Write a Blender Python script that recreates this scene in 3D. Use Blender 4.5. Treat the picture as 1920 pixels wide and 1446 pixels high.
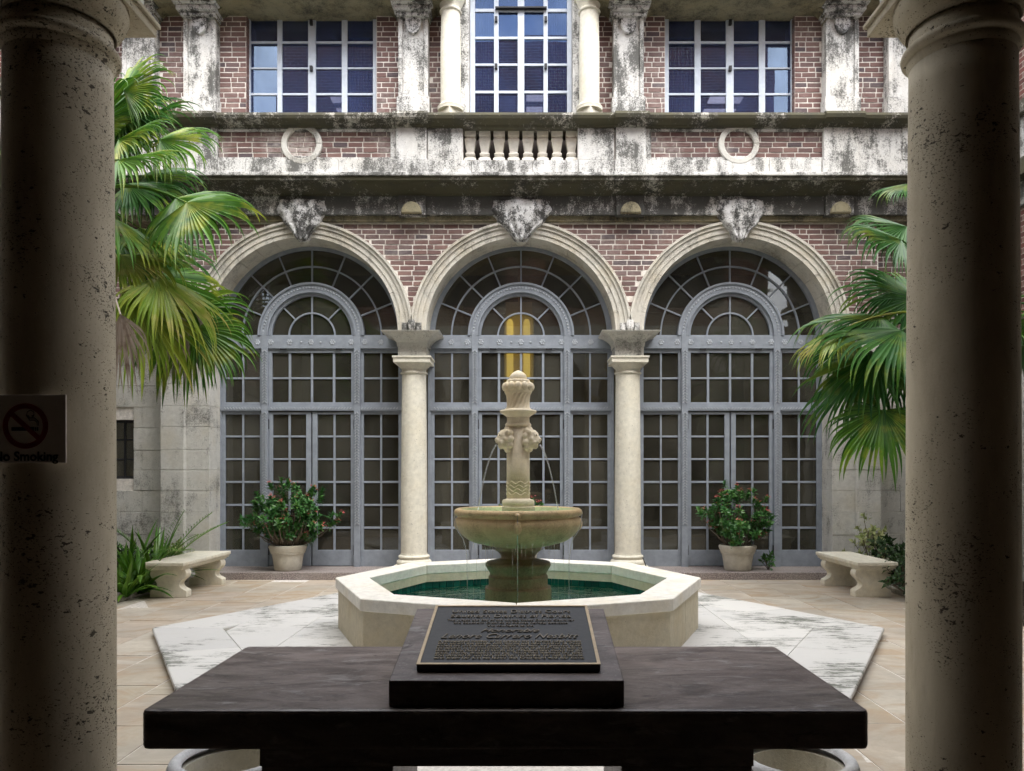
import bpy, bmesh, math, random
from mathutils import Vector, Matrix, Quaternion, noise as mnoise
R = random.Random(7)
rad = math.radians
for o in list(bpy.data.objects): bpy.data.objects.remove(o)
S = bpy.context.scene; COL = S.collection
# ---------------------------------------------------------------- camera
FPX, VX, VY, CH = 1400.0, 985.0, 893.0, 1.45
cam = bpy.data.objects.new('camera', bpy.data.cameras.new('camera')); COL.objects.link(cam)
cam.data.sensor_width = 36; cam.data.lens = FPX / 1920 * 36
cam.location = (0, 0, CH); cam.rotation_euler = (math.pi / 2, 0, 0)
cam.data.shift_x = -(VX - 960) / 1920; cam.data.shift_y = (VY - 723) / 1920
cam.data.clip_start = 0.05; cam.data.clip_end = 2000
S.camera = cam
# ---------------------------------------------------------------- sky, sun, exposure
SUN_EL, SUN_AZ = rad(55), rad(150)      # azimuth from +Y (north) clockwise
wd = bpy.data.worlds.new('World'); S.world = wd; wd.use_nodes = True
nt = wd.node_tree; nt.nodes.clear()
sky = nt.nodes.new('ShaderNodeTexSky'); sky.sky_type = 'NISHITA'; sky.sun_disc = False
sky.sun_elevation = SUN_EL; sky.sun_rotation = SUN_AZ
tc = nt.nodes.new('ShaderNodeTexCoord'); cn = nt.nodes.new('ShaderNodeTexNoise')
cn.inputs['Scale'].default_value = 2.2; cn.inputs['Detail'].default_value = 9; cn.inputs['Roughness'].default_value = .58
cr = nt.nodes.new('ShaderNodeValToRGB'); cr.color_ramp.elements[0].position = .37; cr.color_ramp.elements[1].position = .58
cm = nt.nodes.new('ShaderNodeMixRGB'); cm.inputs[2].default_value = (11, 10.8, 10.4, 1)
bg = nt.nodes.new('ShaderNodeBackground'); bg.inputs[1].default_value = .15
wo = nt.nodes.new('ShaderNodeOutputWorld')
L = nt.links.new
mp = nt.nodes.new('ShaderNodeMapping'); mp.inputs['Location'].default_value = (.7, 5.2, 2.0); L(tc.outputs['Generated'], mp.inputs[0]); L(mp.outputs[0], cn.inputs['Vector']); L(cn.outputs['Fac'], cr.inputs[0]); L(cr.outputs[0], cm.inputs[0])
L(sky.outputs[0], cm.inputs[1]); L(cm.outputs[0], bg.inputs[0]); L(bg.outputs[0], wo.inputs[0])
sd = bpy.data.lights.new('sun', 'SUN'); sd.energy = 1.5; sd.angle = rad(45); sd.color = (1, .97, .93)
sun = bpy.data.objects.new('sun', sd); COL.objects.link(sun)
tosun = Vector((math.sin(SUN_AZ) * math.cos(SUN_EL), math.cos(SUN_AZ) * math.cos(SUN_EL), math.sin(SUN_EL)))
sun.rotation_euler = tosun.to_track_quat('Z', 'Y').to_euler(); sun.location = (0, 6, 30)
S.view_settings.view_transform = 'Standard'; S.view_settings.look = 'None'
S.view_settings.exposure = 1.95; S.view_settings.gamma = 1
S.render.engine = 'CYCLES'

def PX(px, Y): return (px - VX) * Y / FPX
def PZ(py, Y): return CH - (py - VY) * Y / FPX

# ---------------------------------------------------------------- materials
def mat(name, rough=.7, spec=.3, metal=0.0):
    m = bpy.data.materials.new(name); m.use_nodes = True
    b = m.node_tree.nodes['Principled BSDF']
    b.inputs['Roughness'].default_value = rough; b.inputs['Specular IOR Level'].default_value = spec
    b.inputs['Metallic'].default_value = metal
    return m, m.node_tree, b
def nd(t, typ, ins=None, **kw):
    n = t.nodes.new(typ)
    for k, v in kw.items(): setattr(n, k, v)
    for k, v in (ins or {}).items():
        if hasattr(v, 'is_output'): t.links.new(v, n.inputs[k])
        else: n.inputs[k].default_value = v
    return n
def pos(t, scale=(1, 1, 1)):
    g = nd(t, 'ShaderNodeNewGeometry')
    return nd(t, 'ShaderNodeMapping', {'Vector': g.outputs['Position'], 'Scale': scale}).outputs[0]
def nz(t, v, scale, detail=6, rough=.6, dist=0):
    return nd(t, 'ShaderNodeTexNoise', {'Vector': v, 'Scale': scale, 'Detail': detail, 'Roughness': rough, 'Distortion': dist}).outputs['Fac']
def rng(t, v, a, b, c=0, d=1):
    return nd(t, 'ShaderNodeMapRange', {'Value': v, 'From Min': a, 'From Max': b, 'To Min': c, 'To Max': d}).outputs[0]
def mth(t, op, a, b=0): return nd(t, 'ShaderNodeMath', {0: a, 1: b}, operation=op).outputs[0]
def mix(t, f, a, b, bt='MIX'):
    def c(x): return x if hasattr(x, 'is_output') else (*x, 1)
    return nd(t, 'ShaderNodeMixRGB', {0: f, 1: c(a), 2: c(b)}, blend_type=bt).outputs[0]
def bump(t, b, h, strength=.3, dist=.01):
    n = nd(t, 'ShaderNodeBump', {'Height': h, 'Strength': strength, 'Distance': dist})
    t.links.new(n.outputs[0], b.inputs['Normal'])
def orand(t):
    o = nd(t, 'ShaderNodeObjectInfo').outputs['Random']; g = nd(t, 'ShaderNodeNewGeometry').outputs['Random Per Island']
    return mth(t, 'FRACT', mth(t, 'ADD', mth(t, 'MULTIPLY', o, 7.31), mth(t, 'MULTIPLY', g, 3.77)))
def setc(t, b, c): t.links.new(c, b.inputs['Base Color'])

def stone(name, base, dirt=.5, lo=.5, hi=.62, black=(.03, .03, .028), moss=(.06, .065, .02), mossamt=0., pits=.5, streak=.4, big=1.4, rough=.85, warmth=.4):
    m, t, b = mat(name, rough, .2)
    p = pos(t); ps = pos(t, (1, 1, .22))
    n1 = nz(t, p, big * 1.5, 5); n2 = nz(t, ps, 7, 5, .68); n3 = nz(t, p, 55, 5, .8); n4 = nz(t, p, 15, 5, .75)
    s = mth(t, 'ADD', mth(t, 'MULTIPLY', n1, .30), mth(t, 'MULTIPLY', n2, .18 + streak * .1))
    s = mth(t, 'ADD', s, mth(t, 'MULTIPLY', n3, .30)); s = mth(t, 'ADD', s, mth(t, 'MULTIPLY', n4, .26 - streak * .1))
    s = mth(t, 'ADD', mth(t, 'MULTIPLY', s, .96), 0.0)
    d = rng(t, s, lo, hi, 0, dirt)
    vary = mix(t, rng(t, n4, .3, .7), tuple(x * .82 for x in base), tuple(min(1, x * 1.1) for x in base))
    warm = mix(t, rng(t, nz(t, p, 2.3, 4), .48, .72, 0, warmth), vary, (base[0] * .85, base[1] * .74, base[2] * .52))
    c = mix(t, d, warm, mix(t, rng(t, n2, .4, .6, 0, 1) if mossamt == 0 else rng(t, n1, .35, .6, 0, mossamt), black, moss) if mossamt else black)
    pit = rng(t, nz(t, p, 60, 3, .6), .66, .70, 0, pits)
    c = mix(t, pit, c, (.05, .045, .035))
    setc(t, b, c)
    bump(t, b, mth(t, 'SUBTRACT', mth(t, 'ADD', n3, mth(t, 'MULTIPLY', n4, .7)), mth(t, 'MULTIPLY', pit, .8)), .45, .012)
    return m
M = {}
M['arch'] = stone('arch_limestone', (.60, .575, .51), .75, .49, .61, pits=.35, warmth=.35)
M['jamb'] = stone('ashlar_limestone', (.58, .57, .53), .8, .50, .60, pits=.55, warmth=.3)
M['white'] = stone('weathered_limestone', (.66, .655, .635), .9, .475, .54, black=(.06, .06, .055), pits=.5, streak=1.0, warmth=.15)
M['frieze'] = stone('lichen_limestone', (.66, .65, .63), .94, .435, .495, black=(.05, .05, .046), pits=.5, streak=.6, warmth=.15)
M['mossy'] = stone('mossy_limestone', (.50, .48, .43), .96, .425, .475, mossamt=.75, black=(.035, .035, .032), moss=(.085, .078, .042), pits=.6, streak=.1, warmth=.3)
M['cream'] = stone('cream_limestone', (.70, .67, .57), .5, .57, .68, pits=.8, streak=.1, warmth=.2)
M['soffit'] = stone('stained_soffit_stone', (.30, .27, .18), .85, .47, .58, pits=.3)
M['carve'] = stone('carved_limestone', (.70, .70, .70), .93, .475, .53, pits=.8, streak=0., big=4, warmth=.1)
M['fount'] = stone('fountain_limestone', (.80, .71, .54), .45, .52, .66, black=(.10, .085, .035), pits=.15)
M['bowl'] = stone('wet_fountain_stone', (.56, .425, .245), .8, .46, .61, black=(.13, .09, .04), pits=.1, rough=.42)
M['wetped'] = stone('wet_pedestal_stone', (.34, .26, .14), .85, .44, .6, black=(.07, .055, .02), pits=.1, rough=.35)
M['coping'] = stone('pale_coping_stone', (.80, .77, .70), .3, .60, .74, black=(.3, .27, .2), pits=.1)
M['basin'] = stone('basin_panel_stone', (.60, .54, .41), .5, .52, .66, black=(.2, .18, .1), pits=.35)
M['bench'] = stone('cast_stone', (.76, .72, .60), .4, .57, .7, black=(.25, .22, .15), pits=.15)
M['soil'] = stone('soil', (.05, .04, .028), .5, .5, .6, pits=.5)
M['kerb'] = stone('kerb_stone', (.35, .34, .30), .8, .48, .6, mossamt=.6, pits=.5)

def granite():
    m, t, b = mat('pink_granite', .6, .3); p = pos(t)
    a = nz(t, p, 70, 4, .8); c = mix(t, rng(t, a, .42, .6), (.10, .08, .075), (.42, .36, .34))
    setc(t, b, mix(t, rng(t, nz(t, p, 2, 4), .4, .7, 0, .6), c, (.34, .31, .28))); bump(t, b, a, .3, .005); return m
M['granite'] = granite()
def pitted():
    m, t, b = mat('pitted_coral_stone', .8, .25); p = pos(t); 
    mask = rng(t, nz(t, pos(t, (1, 1, .8)), 2.6, 4), .36, .60)
    a = nz(t, pos(t, (1, 1, 1.5)), 105, 3, .62); big = nz(t, pos(t, (1, 1, 1.6)), 27, 4, .62)
    th = mth(t, 'SUBTRACT', .70, mth(t, 'MULTIPLY', mask, .115))
    pit = rng(t, mth(t, 'SUBTRACT', a, th), 0, .035); pit2 = rng(t, mth(t, 'SUBTRACT', big, mth(t, 'ADD', th, .02)), 0, .03)
    pp = mth(t, 'MAXIMUM', pit, pit2)
    n = nz(t, pos(t, (1, 1, .4)), 4, 8, .65)
    c = mix(t, rng(t, n, .3, .7), (.37, .315, .225), (.60, .53, .40)); c = mix(t, rng(t, nz(t, pos(t, (1, 1, .18)), 6, 5, .7), .52, .7, 0, .5), c, (.27, .22, .15))
    c = mix(t, rng(t, nz(t, p, 130, 4, .7), .4, .75, 0, .35), c, (.60, .54, .42))
    setc(t, b, mix(t, mth(t, 'MULTIPLY', pp, .9), c, (.05, .04, .028)))
    bump(t, b, mth(t, 'SUBTRACT', mth(t, 'MULTIPLY', n, .25), pp), .8, .012); return m
M['pitted'] = pitted()
def brick(name, white=.35):
    m, t, b = mat(name, .85, .2); p = pos(t); r = orand(t)
    cr = nd(t, 'ShaderNodeValToRGB', {0: r}); e = cr.color_ramp; e.interpolation = 'CONSTANT'
    cols = [(0, (.145, .088, .082)), (.22, (.17, .102, .092)), (.42, (.12, .08, .077)), (.58, (.155, .088, .082)), (.74, (.20, .125, .11)), (.87, (.075, .065, .075)), (.95, (.14, .10, .10))]
    e.elements[0].position = 0; e.elements[0].color = (*cols[0][1], 1); e.elements[1].position = cols[1][0]; e.elements[1].color = (*cols[1][1], 1)
    for q, c in cols[2:]: x = e.elements.new(q); x.color = (*c, 1)
    n = nz(t, p, 45, 6, .7)
    c = mix(t, rng(t, n, .3, .75, 0, .45), cr.outputs[0], (.215, .14, .125))
    w = mth(t, 'MULTIPLY', rng(t, nz(t, p, 1.6, 5), .46, .66, 0, white), rng(t, nz(t, p, 16, 6, .7), .35, .6))
    setc(t, b, mix(t, w, c, (.50, .46, .43))); bump(t, b, n, .5, .006); return m
M['brick'] = brick('brick', .3); M['brickp'] = brick('limewashed_brick', .95)
def simple(name, col, rough=.6, spec=.3, var=.25, sc=12, metal=0., b2=.15):
    m, t, b = mat(name, rough, spec, metal); p = pos(t); n = nz(t, p, sc, 6, .65)
    setc(t, b, mix(t, rng(t, n, .3, .7), tuple(x * (1 - var) for x in col), tuple(min(1, x * (1 + var)) for x in col))); bump(t, b, n, b2, .004); return m
M['mortar'] = simple('mortar', (.66, .62, .57), .95, .1, .25, 30)
M['paint'] = simple('blue_grey_paint', (.25, .278, .318), .5, .35, .16, 9)
M['paintl'] = simple('weathered_light_paint', (.37, .40, .44), .6, .3, .35, 40)
M['winpaint'] = simple('pale_window_paint', (.50, .55, .62), .5, .3, .12, 9)
M['dark'] = simple('dark_metal', (.02, .02, .022), .5)
M['black'] = simple('black_print', (.012, .012, .012), .5)
M['red'] = simple('dark_red_print', (.20, .012, .015), .5)
M['signw'] = simple('sign_plate_white', (.62, .57, .52), .45, .3, .08)
M['room'] = simple('room_plaster', (.42, .37, .24), .9, .1, .3, 1.2)
M['roomfl'] = simple('room_floor', (.10, .08, .055), .5, .3, .3, 3)
M['gapbr'] = simple('shaded_gap_brown', (.06, .045, .04), .7)
M['curtain'] = simple('blue_curtain', (.16, .17, .36), .9, .1, .2, 5)
M['pot'] = stone('stained_terracotta_pot', (.56, .53, .45), .7, .52, .66, black=(.17, .13, .07), pits=.1)
M['potg'] = stone('grey_concrete_pot', (.55, .55, .56), .6, .52, .66, pits=.2)
M['plate'] = simple('dark_bronze', (.045, .046, .05), .42, .4, .15, 60)
M['body'] = simple('worn_bronze_letter', (.30, .25, .17), .5, .4, .2, 40, .2)
M['gold'] = simple('polished_bronze', (.55, .43, .28), .4, .5, .15, 40, .35)
M['lett'] = simple('bronze_letter', (.18, .15, .11), .45, .5, .2, 40, .2)
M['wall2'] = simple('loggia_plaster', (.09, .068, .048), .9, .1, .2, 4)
def marble():
    m, t, b = mat('dark_purple_marble', .4, .5); p = pos(t, (.55, 1.6, 1.6))
    n = nz(t, p, 4, 9, .7, 1.2); n2 = nz(t, p, 13, 8, .7, .6)
    c = mix(t, rng(t, n, .36, .66), (.065, .046, .041), (.24, .195, .18))
    c = mix(t, rng(t, n2, .56, .66, 0, .6), c, (.36, .34, .33)); c = mix(t, rng(t, nz(t, p, 2, 4), .5, .7, 0, .5), c, (.085, .05, .045))
    fn = nz(t, pos(t), 90, 5, .75); c = mix(t, rng(t, fn, .55, .72, 0, .5), c, (.30, .28, .27)); c = mix(t, rng(t, nz(t, pos(t, (.3, 1, 1)), 22, 5, .7, 1), .58, .66, 0, .7), c, (.035, .025, .022))
    setc(t, b, c); t.links.new(rng(t, n2, .3, .7, .34, .55), b.inputs['Roughness']); bump(t, b, n2, .12, .003); return m
M['marble'] = marble()
def flag():
    m, t, b = mat('sandstone_flag', .7, .3); r = orand(t); p0 = pos(t, (.6, 1, 1))
    p = nd(t, 'ShaderNodeVectorMath', {0: p0, 1: nd(t, 'ShaderNodeCombineXYZ', {0: mth(t, 'MULTIPLY', r, 31), 1: mth(t, 'MULTIPLY', r, 17), 2: 0}).outputs[0]}, operation='ADD').outputs[0]
    n = nz(t, p, 2.2, 8, .62, 1.5); f = nz(t, p, 26, 6, .7)
    a = mix(t, r, (.45, .395, .305), (.50, .42, .34)); a = mix(t, rng(t, mth(t, 'FRACT', mth(t, 'MULTIPLY', r, 5.3)), .6, .9, 0, .7), a, (.54, .50, .43))
    c = mix(t, rng(t, n, .48, .62, 0, .8), a, (.42, .315, .215)); c = mix(t, rng(t, n, .44, .30, 0, .7), c, (.62, .57, .48))
    c = mix(t, rng(t, f, .45, .75, 0, .4), c, (.30, .25, .19)); c = mix(t, rng(t, nz(t, pos(t), .9, 5), .46, .66, 0, .75), c, (.34, .31, .265))
    setc(t, b, c); bump(t, b, mth(t, 'ADD', n, mth(t, 'MULTIPLY', f, .3)), .25, .01); t.links.new(rng(t, n, .3, .7, .5, .8), b.inputs['Roughness']); return m
M['flag'] = flag()
def traver():
    m, t, b = mat('white_travertine', .65, .3); p = pos(t, (.16, 1, 1)); q = pos(t)
    n = nz(t, p, 30, 6, .75, .3); big = nz(t, q, 1.5, 4); f = nz(t, q, 60, 5, .7)
    s = mth(t, 'ADD', mth(t, 'ADD', mth(t, 'MULTIPLY', n, .5), mth(t, 'MULTIPLY', big, .55)), mth(t, 'MULTIPLY', f, .12))
    d = rng(t, s, .605, .67, 0, .85); r = orand(t)
    c = mix(t, r, (.56, .55, .53), (.67, .655, .62)); c = mix(t, rng(t, n, .4, .6, 0, .3), c, (.62, .62, .62))
    setc(t, b, mix(t, d, c, (.09, .10, .075))); bump(t, b, mth(t, 'SUBTRACT', f, d), .35, .006); return m
M['traver'] = traver()
def tile():
    m, t, b = mat('green_glazed_tile', .25, .5)
    setc(t, b, mix(t, orand(t), (.004, .055, .05), (.012, .11, .09))); return m
M['tile'] = tile()
def poolfloor():
    m, t, b = mat('green_pool_floor', .5, .3); n = nz(t, pos(t), 5, 6, .6, 2)
    setc(t, b, mix(t, rng(t, n, .42, .62), (.012, .22, .14), (.13, .42, .26))); return m
M['pool'] = poolfloor()
def glass(name, tint, refl=1.0, bmp=0., rough=.02, base=.0, glow_tint=0, glow_tint_col=(.17, .165, .135), gcol=(.9, .93, 1)):
    m = bpy.data.materials.new(name); m.use_nodes = True; t = m.node_tree; t.nodes.clear()
    tr = nd(t, 'ShaderNodeBsdfTransparent', {'Color': (*tint, 1)}); gl = nd(t, 'ShaderNodeBsdfGlossy', {'Color': (*gcol, 1), 'Roughness': rough})
    fr = nd(t, 'ShaderNodeFresnel', {'IOR': 1.5}); f = mth(t, 'ADD', mth(t, 'MULTIPLY', fr.outputs[0], refl), base)
    n = nz(t, pos(t), 5 if bmp > .3 else 1.5, 3 if bmp > .3 else 2)
    bp = nd(t, 'ShaderNodeBump', {'Height': n, 'Strength': bmp, 'Distance': .05 if bmp > .3 else .02}); t.links.new(bp.outputs[0], gl.inputs['Normal'])
    mx = nd(t, 'ShaderNodeMixShader', {0: f, 1: tr.outputs[0], 2: gl.outputs[0]})
    if glow_tint: mx = nd(t, 'ShaderNodeMixShader', {0: rng(t, mth(t, 'ADD', mth(t, 'MULTIPLY', nz(t, pos(t, (1.6, 1, .8)), .9, 4), .86), mth(t, 'MULTIPLY', orand(t), .14)), .32, .68, .06, glow_tint), 1: mx.outputs[0], 2: nd(t, 'ShaderNodeBsdfDiffuse', {'Color': (*glow_tint_col, 1)}).outputs[0]})
    o = nd(t, 'ShaderNodeOutputMaterial', {0: mx.outputs[0]}); return m
M['pane'] = glass('tinted_glass', (.62, .57, .40), 1.5, .08, glow_tint=.34)  # olive diffuse layer puts the glow of the room into the glass colour
M['paneu'] = glass('reflective_window_glass', (.45, .47, .62), 1.0, .02, .005, .06, .45, (.05, .072, .18), (.55, .74, 1))  # blue diffuse layer and glossy tint put a blue sky reflection into the colour
M['water'] = glass('pool_water', (.75, .97, .88), .27, .5, .05)
def stream():
    m = bpy.data.materials.new('falling_water'); m.use_nodes = True; t = m.node_tree; t.nodes.clear()
    tr = nd(t, 'ShaderNodeBsdfTransparent'); gl = nd(t, 'ShaderNodeBsdfGlossy', {'Roughness': .15}); df = nd(t, 'ShaderNodeBsdfTranslucent', {'Color': (.9, .92, .95, 1)})
    a = nd(t, 'ShaderNodeMixShader', {0: .5, 1: gl.outputs[0], 2: df.outputs[0]}); b = nd(t, 'ShaderNodeMixShader', {0: .42, 1: tr.outputs[0], 2: a.outputs[0]})
    nd(t, 'ShaderNodeOutputMaterial', {0: b.outputs[0]}); return m
M['stream'] = stream()
def emis(name, c, s):
    m = bpy.data.materials.new(name); m.use_nodes = True; t = m.node_tree; t.nodes.clear()
    nd(t, 'ShaderNodeOutputMaterial', {0: nd(t, 'ShaderNodeEmission', {0: (*c, 1), 1: s}).outputs[0]}); return m
def drum():
    m = bpy.data.materials.new('frosted_yellow_glass'); m.use_nodes = True; t = m.node_tree; t.nodes.clear()
    e = nd(t, 'ShaderNodeEmission', {0: (1, .82, .3, 1), 1: .13}); tr = nd(t, 'ShaderNodeBsdfTransparent', {'Color': (.95, .9, .7, 1)})
    nd(t, 'ShaderNodeOutputMaterial', {0: nd(t, 'ShaderNodeMixShader', {0: .55, 1: tr.outputs[0], 2: e.outputs[0]}).outputs[0]}); return m
M['drum'] = drum()
M['lamp'] = emis('warm_lamp_glow', (1, .88, .42), .9); M['tube'] = emis('ceiling_light_glow', (1, .95, .78), .55)
def leaf(name, a, b_, tip=None, rough=.4, trans=.22, sc=3):
    m, t, b = mat(name, rough, .45); r = orand(t); p = pos(t)
    c = mix(t, r, a, b_)
    if tip: c = mix(t, rng(t, nz(t, p, sc, 4), .5, .68, 0, .85), c, tip)
    setc(t, b, c)
    out = t.nodes['Material Output']; tl = nd(t, 'ShaderNodeBsdfTranslucent', {'Color': c})
    mx = nd(t, 'ShaderNodeMixShader', {0: trans, 1: b.outputs[0], 2: tl.outputs[0]}); t.links.new(mx.outputs[0], out.inputs[0]); return m
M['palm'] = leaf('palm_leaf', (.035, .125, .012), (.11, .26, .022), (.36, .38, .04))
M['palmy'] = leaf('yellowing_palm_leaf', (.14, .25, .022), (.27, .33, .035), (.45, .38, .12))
M['palmd'] = leaf('shaded_palm_leaf', (.02, .095, .018), (.055, .17, .025), (.2, .25, .03))  # darker leaf copy with the crown's inner shade put into its green
M['dead'] = leaf('dead_palm_leaf', (.30, .24, .19), (.45, .38, .32), (.20, .14, .10), .8, .15, 9)
M['shrub'] = leaf('glossy_shrub_leaf', (.028, .11, .03), (.07, .20, .045), (.13, .25, .05), .32, .2, 9)
M['brom'] = leaf('strap_leaf', (.045, .15, .015), (.12, .27, .03), (.20, .33, .05), .3, .25)
M['pale'] = leaf('variegated_leaf', (.25, .30, .10), (.42, .43, .20), (.14, .2, .05), .5, .25, 9)
M['ivy'] = leaf('dark_ground_leaf', (.015, .045, .012), (.04, .09, .02), None, .5, .2)
M['flower'] = leaf('coral_flower', (.50, .07, .07), (.62, .22, .18), None, .6, .3)
M['stem'] = simple('grey_brown_stem', (.15, .12, .09), .9); M['bark'] = simple('palm_bark', (.17, .14, .10), .95, .1, .4, 14, 0, .8)
def brickwall():
    m, t, b = mat('procedural_brickwork', .9, .15); g = nd(t, 'ShaderNodeNewGeometry'); sx = nd(t, 'ShaderNodeSeparateXYZ', {0: g.outputs['Position']})
    v = nd(t, 'ShaderNodeCombineXYZ', {0: mth(t, 'ADD', sx.outputs[0], sx.outputs[1]), 1: sx.outputs[2], 2: 0}).outputs[0]
    k = nd(t, 'ShaderNodeTexBrick', {'Vector': v, 'Color1': (.19, .08, .068, 1), 'Color2': (.11, .055, .05, 1), 'Mortar': (.45, .4, .35, 1), 'Scale': 1.0, 'Mortar Size': .006, 'Brick Width': .215, 'Row Height': .0745, 'Bias': .0})
    setc(t, b, k.outputs[0]); bump(t, b, k.outputs['Fac'], -.4, .01); return m
M['bwall'] = brickwall()

# ---------------------------------------------------------------- object helpers
W = {}
def link(o, parent=None, w=(0, 0, 0)):
    COL.objects.link(o); w = Vector(w); W[o] = w
    if parent is not None: o.parent = parent; o.location = w - W[parent]
    else: o.location = w
    return o
def thing(name, label, cat, w=(0, 0, 0), group=None):
    o = bpy.data.objects.new(name, None); link(o, None, w); o.empty_display_size = .1
    o['label'] = label; o['category'] = cat
    if group: o['group'] = group
    return o
def tag(o, label, cat, group=None):
    o['label'] = label; o['category'] = cat
    if group: o['group'] = group
    return o
def struct(o): o['kind'] = 'structure'; return o
def mesh(name, vs, fs, m, smooth=False):
    me = bpy.data.meshes.new(name); me.from_pydata([tuple(v) for v in vs], [], fs); me.update()
    if m: me.materials.append(m if not isinstance(m, str) else M[m])
    if smooth:
        for p in me.polygons: p.use_smooth = True
    return me
def ob(name, me, parent=None, w=(0, 0, 0)): return link(bpy.data.objects.new(name, me), parent, w)
class B:
    def __init__(s): s.v = []; s.f = []
    def add(s, vs, fs):
        n = len(s.v); s.v += [tuple(v) for v in vs]; s.f += [tuple(i + n for i in f) for f in fs]
    def box(s, x0, x1, y0, y1, z0, z1, M4=None, c=0.0):
        if c:
            vs = []; 
            for (a, b_, d) in [(x, y, z) for x in (0, 1) for y in (0, 1) for z in (0, 1)]: pass
            bm = bmesh.new(); bmesh.ops.create_cube(bm, size=1)
            for v in bm.verts: v.co = Vector(((x0 + x1) / 2 + v.co.x * (x1 - x0), (y0 + y1) / 2 + v.co.y * (y1 - y0), (z0 + z1) / 2 + v.co.z * (z1 - z0)))
            bmesh.ops.bevel(bm, geom=bm.edges[:], offset=c, segments=1, affect='EDGES')
            bm.verts.index_update(); vs = [v.co.copy() for v in bm.verts]; fs = [tuple(v.index for v in f.verts) for f in bm.faces]; bm.free()
        else:
            vs = [Vector((x, y, z)) for x in (x0, x1) for y in (y0, y1) for z in (z0, z1)]
            fs = [(0, 1, 3, 2), (4, 6, 7, 5), (0, 4, 5, 1), (2, 3, 7, 6), (0, 2, 6, 4), (1, 5, 7, 3)]
        if M4: vs = [M4 @ v for v in vs]
        s.add(vs, fs); return s
    def prism(s, poly, axis, a, b_):      # poly of 2-D points; axis 'y': (x,z) ; 'x': (y,z) ; 'z': (x,y)
        n = len(poly)
        def P(p, t): return {'y': (p[0], t, p[1]), 'x': (t, p[0], p[1]), 'z': (p[0], p[1], t)}[axis]
        vs = [P(p, a) for p in poly] + [P(p, b_) for p in poly]
        fs = [tuple(range(n)), tuple(range(2 * n - 1, n - 1, -1))] + [(i, i + n, (i + 1) % n + n, (i + 1) % n) for i in range(n)]
        s.add(vs, fs); return s
    def lathe(s, prof, n=32, c=(0, 0, 0), mod=None, caps=True):
        vs = []; k = len(prof)
        for i in range(n):
            a = 2 * math.pi * i / n
            for (r, z) in prof:
                rr = r * (mod(a, z) if mod else 1); vs.append((c[0] + rr * math.cos(a), c[1] + rr * math.sin(a), c[2] + z))
        fs = [(i * k + j, ((i + 1) % n) * k + j, ((i + 1) % n) * k + j + 1, i * k + j + 1) for i in range(n) for j in range(k - 1)]
        if caps: fs += [tuple(i * k for i in range(n))[::-1], tuple(i * k + k - 1 for i in range(n))]
        s.add(vs, fs); return s
    def tube(s, pts, r, n=6):
        pts = [Vector(p) for p in pts]; vs = []
        for i, p in enumerate(pts):
            d = (pts[min(i + 1, len(pts) - 1)] - pts[max(i - 1, 0)]).normalized(); q = d.to_track_quat('Z', 'X')
            rr = r[i] if isinstance(r, (list, tuple)) else r
            for j in range(n):
                a = 2 * math.pi * j / n; vs.append(p + q @ Vector((rr * math.cos(a), rr * math.sin(a), 0)))
        fs = [(i * n + j, i * n + (j + 1) % n, (i + 1) * n + (j + 1) % n, (i + 1) * n + j) for i in range(len(pts) - 1) for j in range(n)]
        fs += [tuple(range(n))[::-1], tuple(range((len(pts) - 1) * n, len(pts) * n))]
        s.add(vs, fs); return s
    def sector(s, cx, cz, r0, r1, a0, a1, y0, y1, n=12):
        vs = []
        for i in range(n + 1):
            a = a0 + (a1 - a0) * i / n
            for r in (r0, r1):
                for y in (y0, y1): vs.append((cx + r * math.cos(a), y, cz + r * math.sin(a)))
        fs = []
        for i in range(n):
            o = i * 4; p = o + 4
            fs += [(o, o + 2, p + 2, p), (o + 1, p + 1, p + 3, o + 3), (o, p, p + 1, o + 1), (o + 2, o + 3, p + 3, p + 2)]
        fs += [(0, 1, 3, 2), (n * 4, n * 4 + 2, n * 4 + 3, n * 4 + 1)]
        s.add(vs, fs); return s
    def sphere(s, c, r, seg=12, ring=8, sc=(1, 1, 1), M3=None):
        prof = []
        vs = [Vector((0, 0, -1))] + [Vector((math.cos(2 * math.pi * j / seg) * math.cos(f), math.sin(2 * math.pi * j / seg) * math.cos(f), math.sin(f))) for i in range(1, ring) for f in [-math.pi / 2 + math.pi * i / ring] for j in range(seg)] + [Vector((0, 0, 1))]
        fs = [(0, 1 + (j + 1) % seg, 1 + j) for j in range(seg)]
        for i in range(ring - 2): fs += [(1 + i * seg + j, 1 + i * seg + (j + 1) % seg, 1 + (i + 1) * seg + (j + 1) % seg, 1 + (i + 1) * seg + j) for j in range(seg)]
        e = len(vs) - 1; fs += [(e, e - seg + j, e - seg + (j + 1) % seg) for j in range(seg)]
        out = []
        for v in vs:
            q = Vector((v.x * r * sc[0], v.y * r * sc[1], v.z * r * sc[2]))
            if M3: q = M3 @ q
            out.append(q + Vector(c))
        s.add(out, fs); return s
    def obj(s, name, m, parent=None, smooth=False, w=(0, 0, 0), bev=0, auto=False, local=False):
        vs = s.v if local or not any(w) else [Vector(v) - Vector(w) for v in s.v]
        me = mesh(name, vs, s.f, m, smooth)
        bm = bmesh.new(); bm.from_mesh(me); bmesh.ops.recalc_face_normals(bm, faces=bm.faces)
        bm.to_mesh(me); bm.free()
        if auto:
            for p in me.polygons: p.use_smooth = True
            me.set_sharp_from_angle(angle=rad(35))
        o = ob(name, me, parent, w)
        if bev: d = o.modifiers.new('bevel', 'BEVEL'); d.width = bev; d.segments = 2; d.limit_method = 'ANGLE'
        return o

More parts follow.
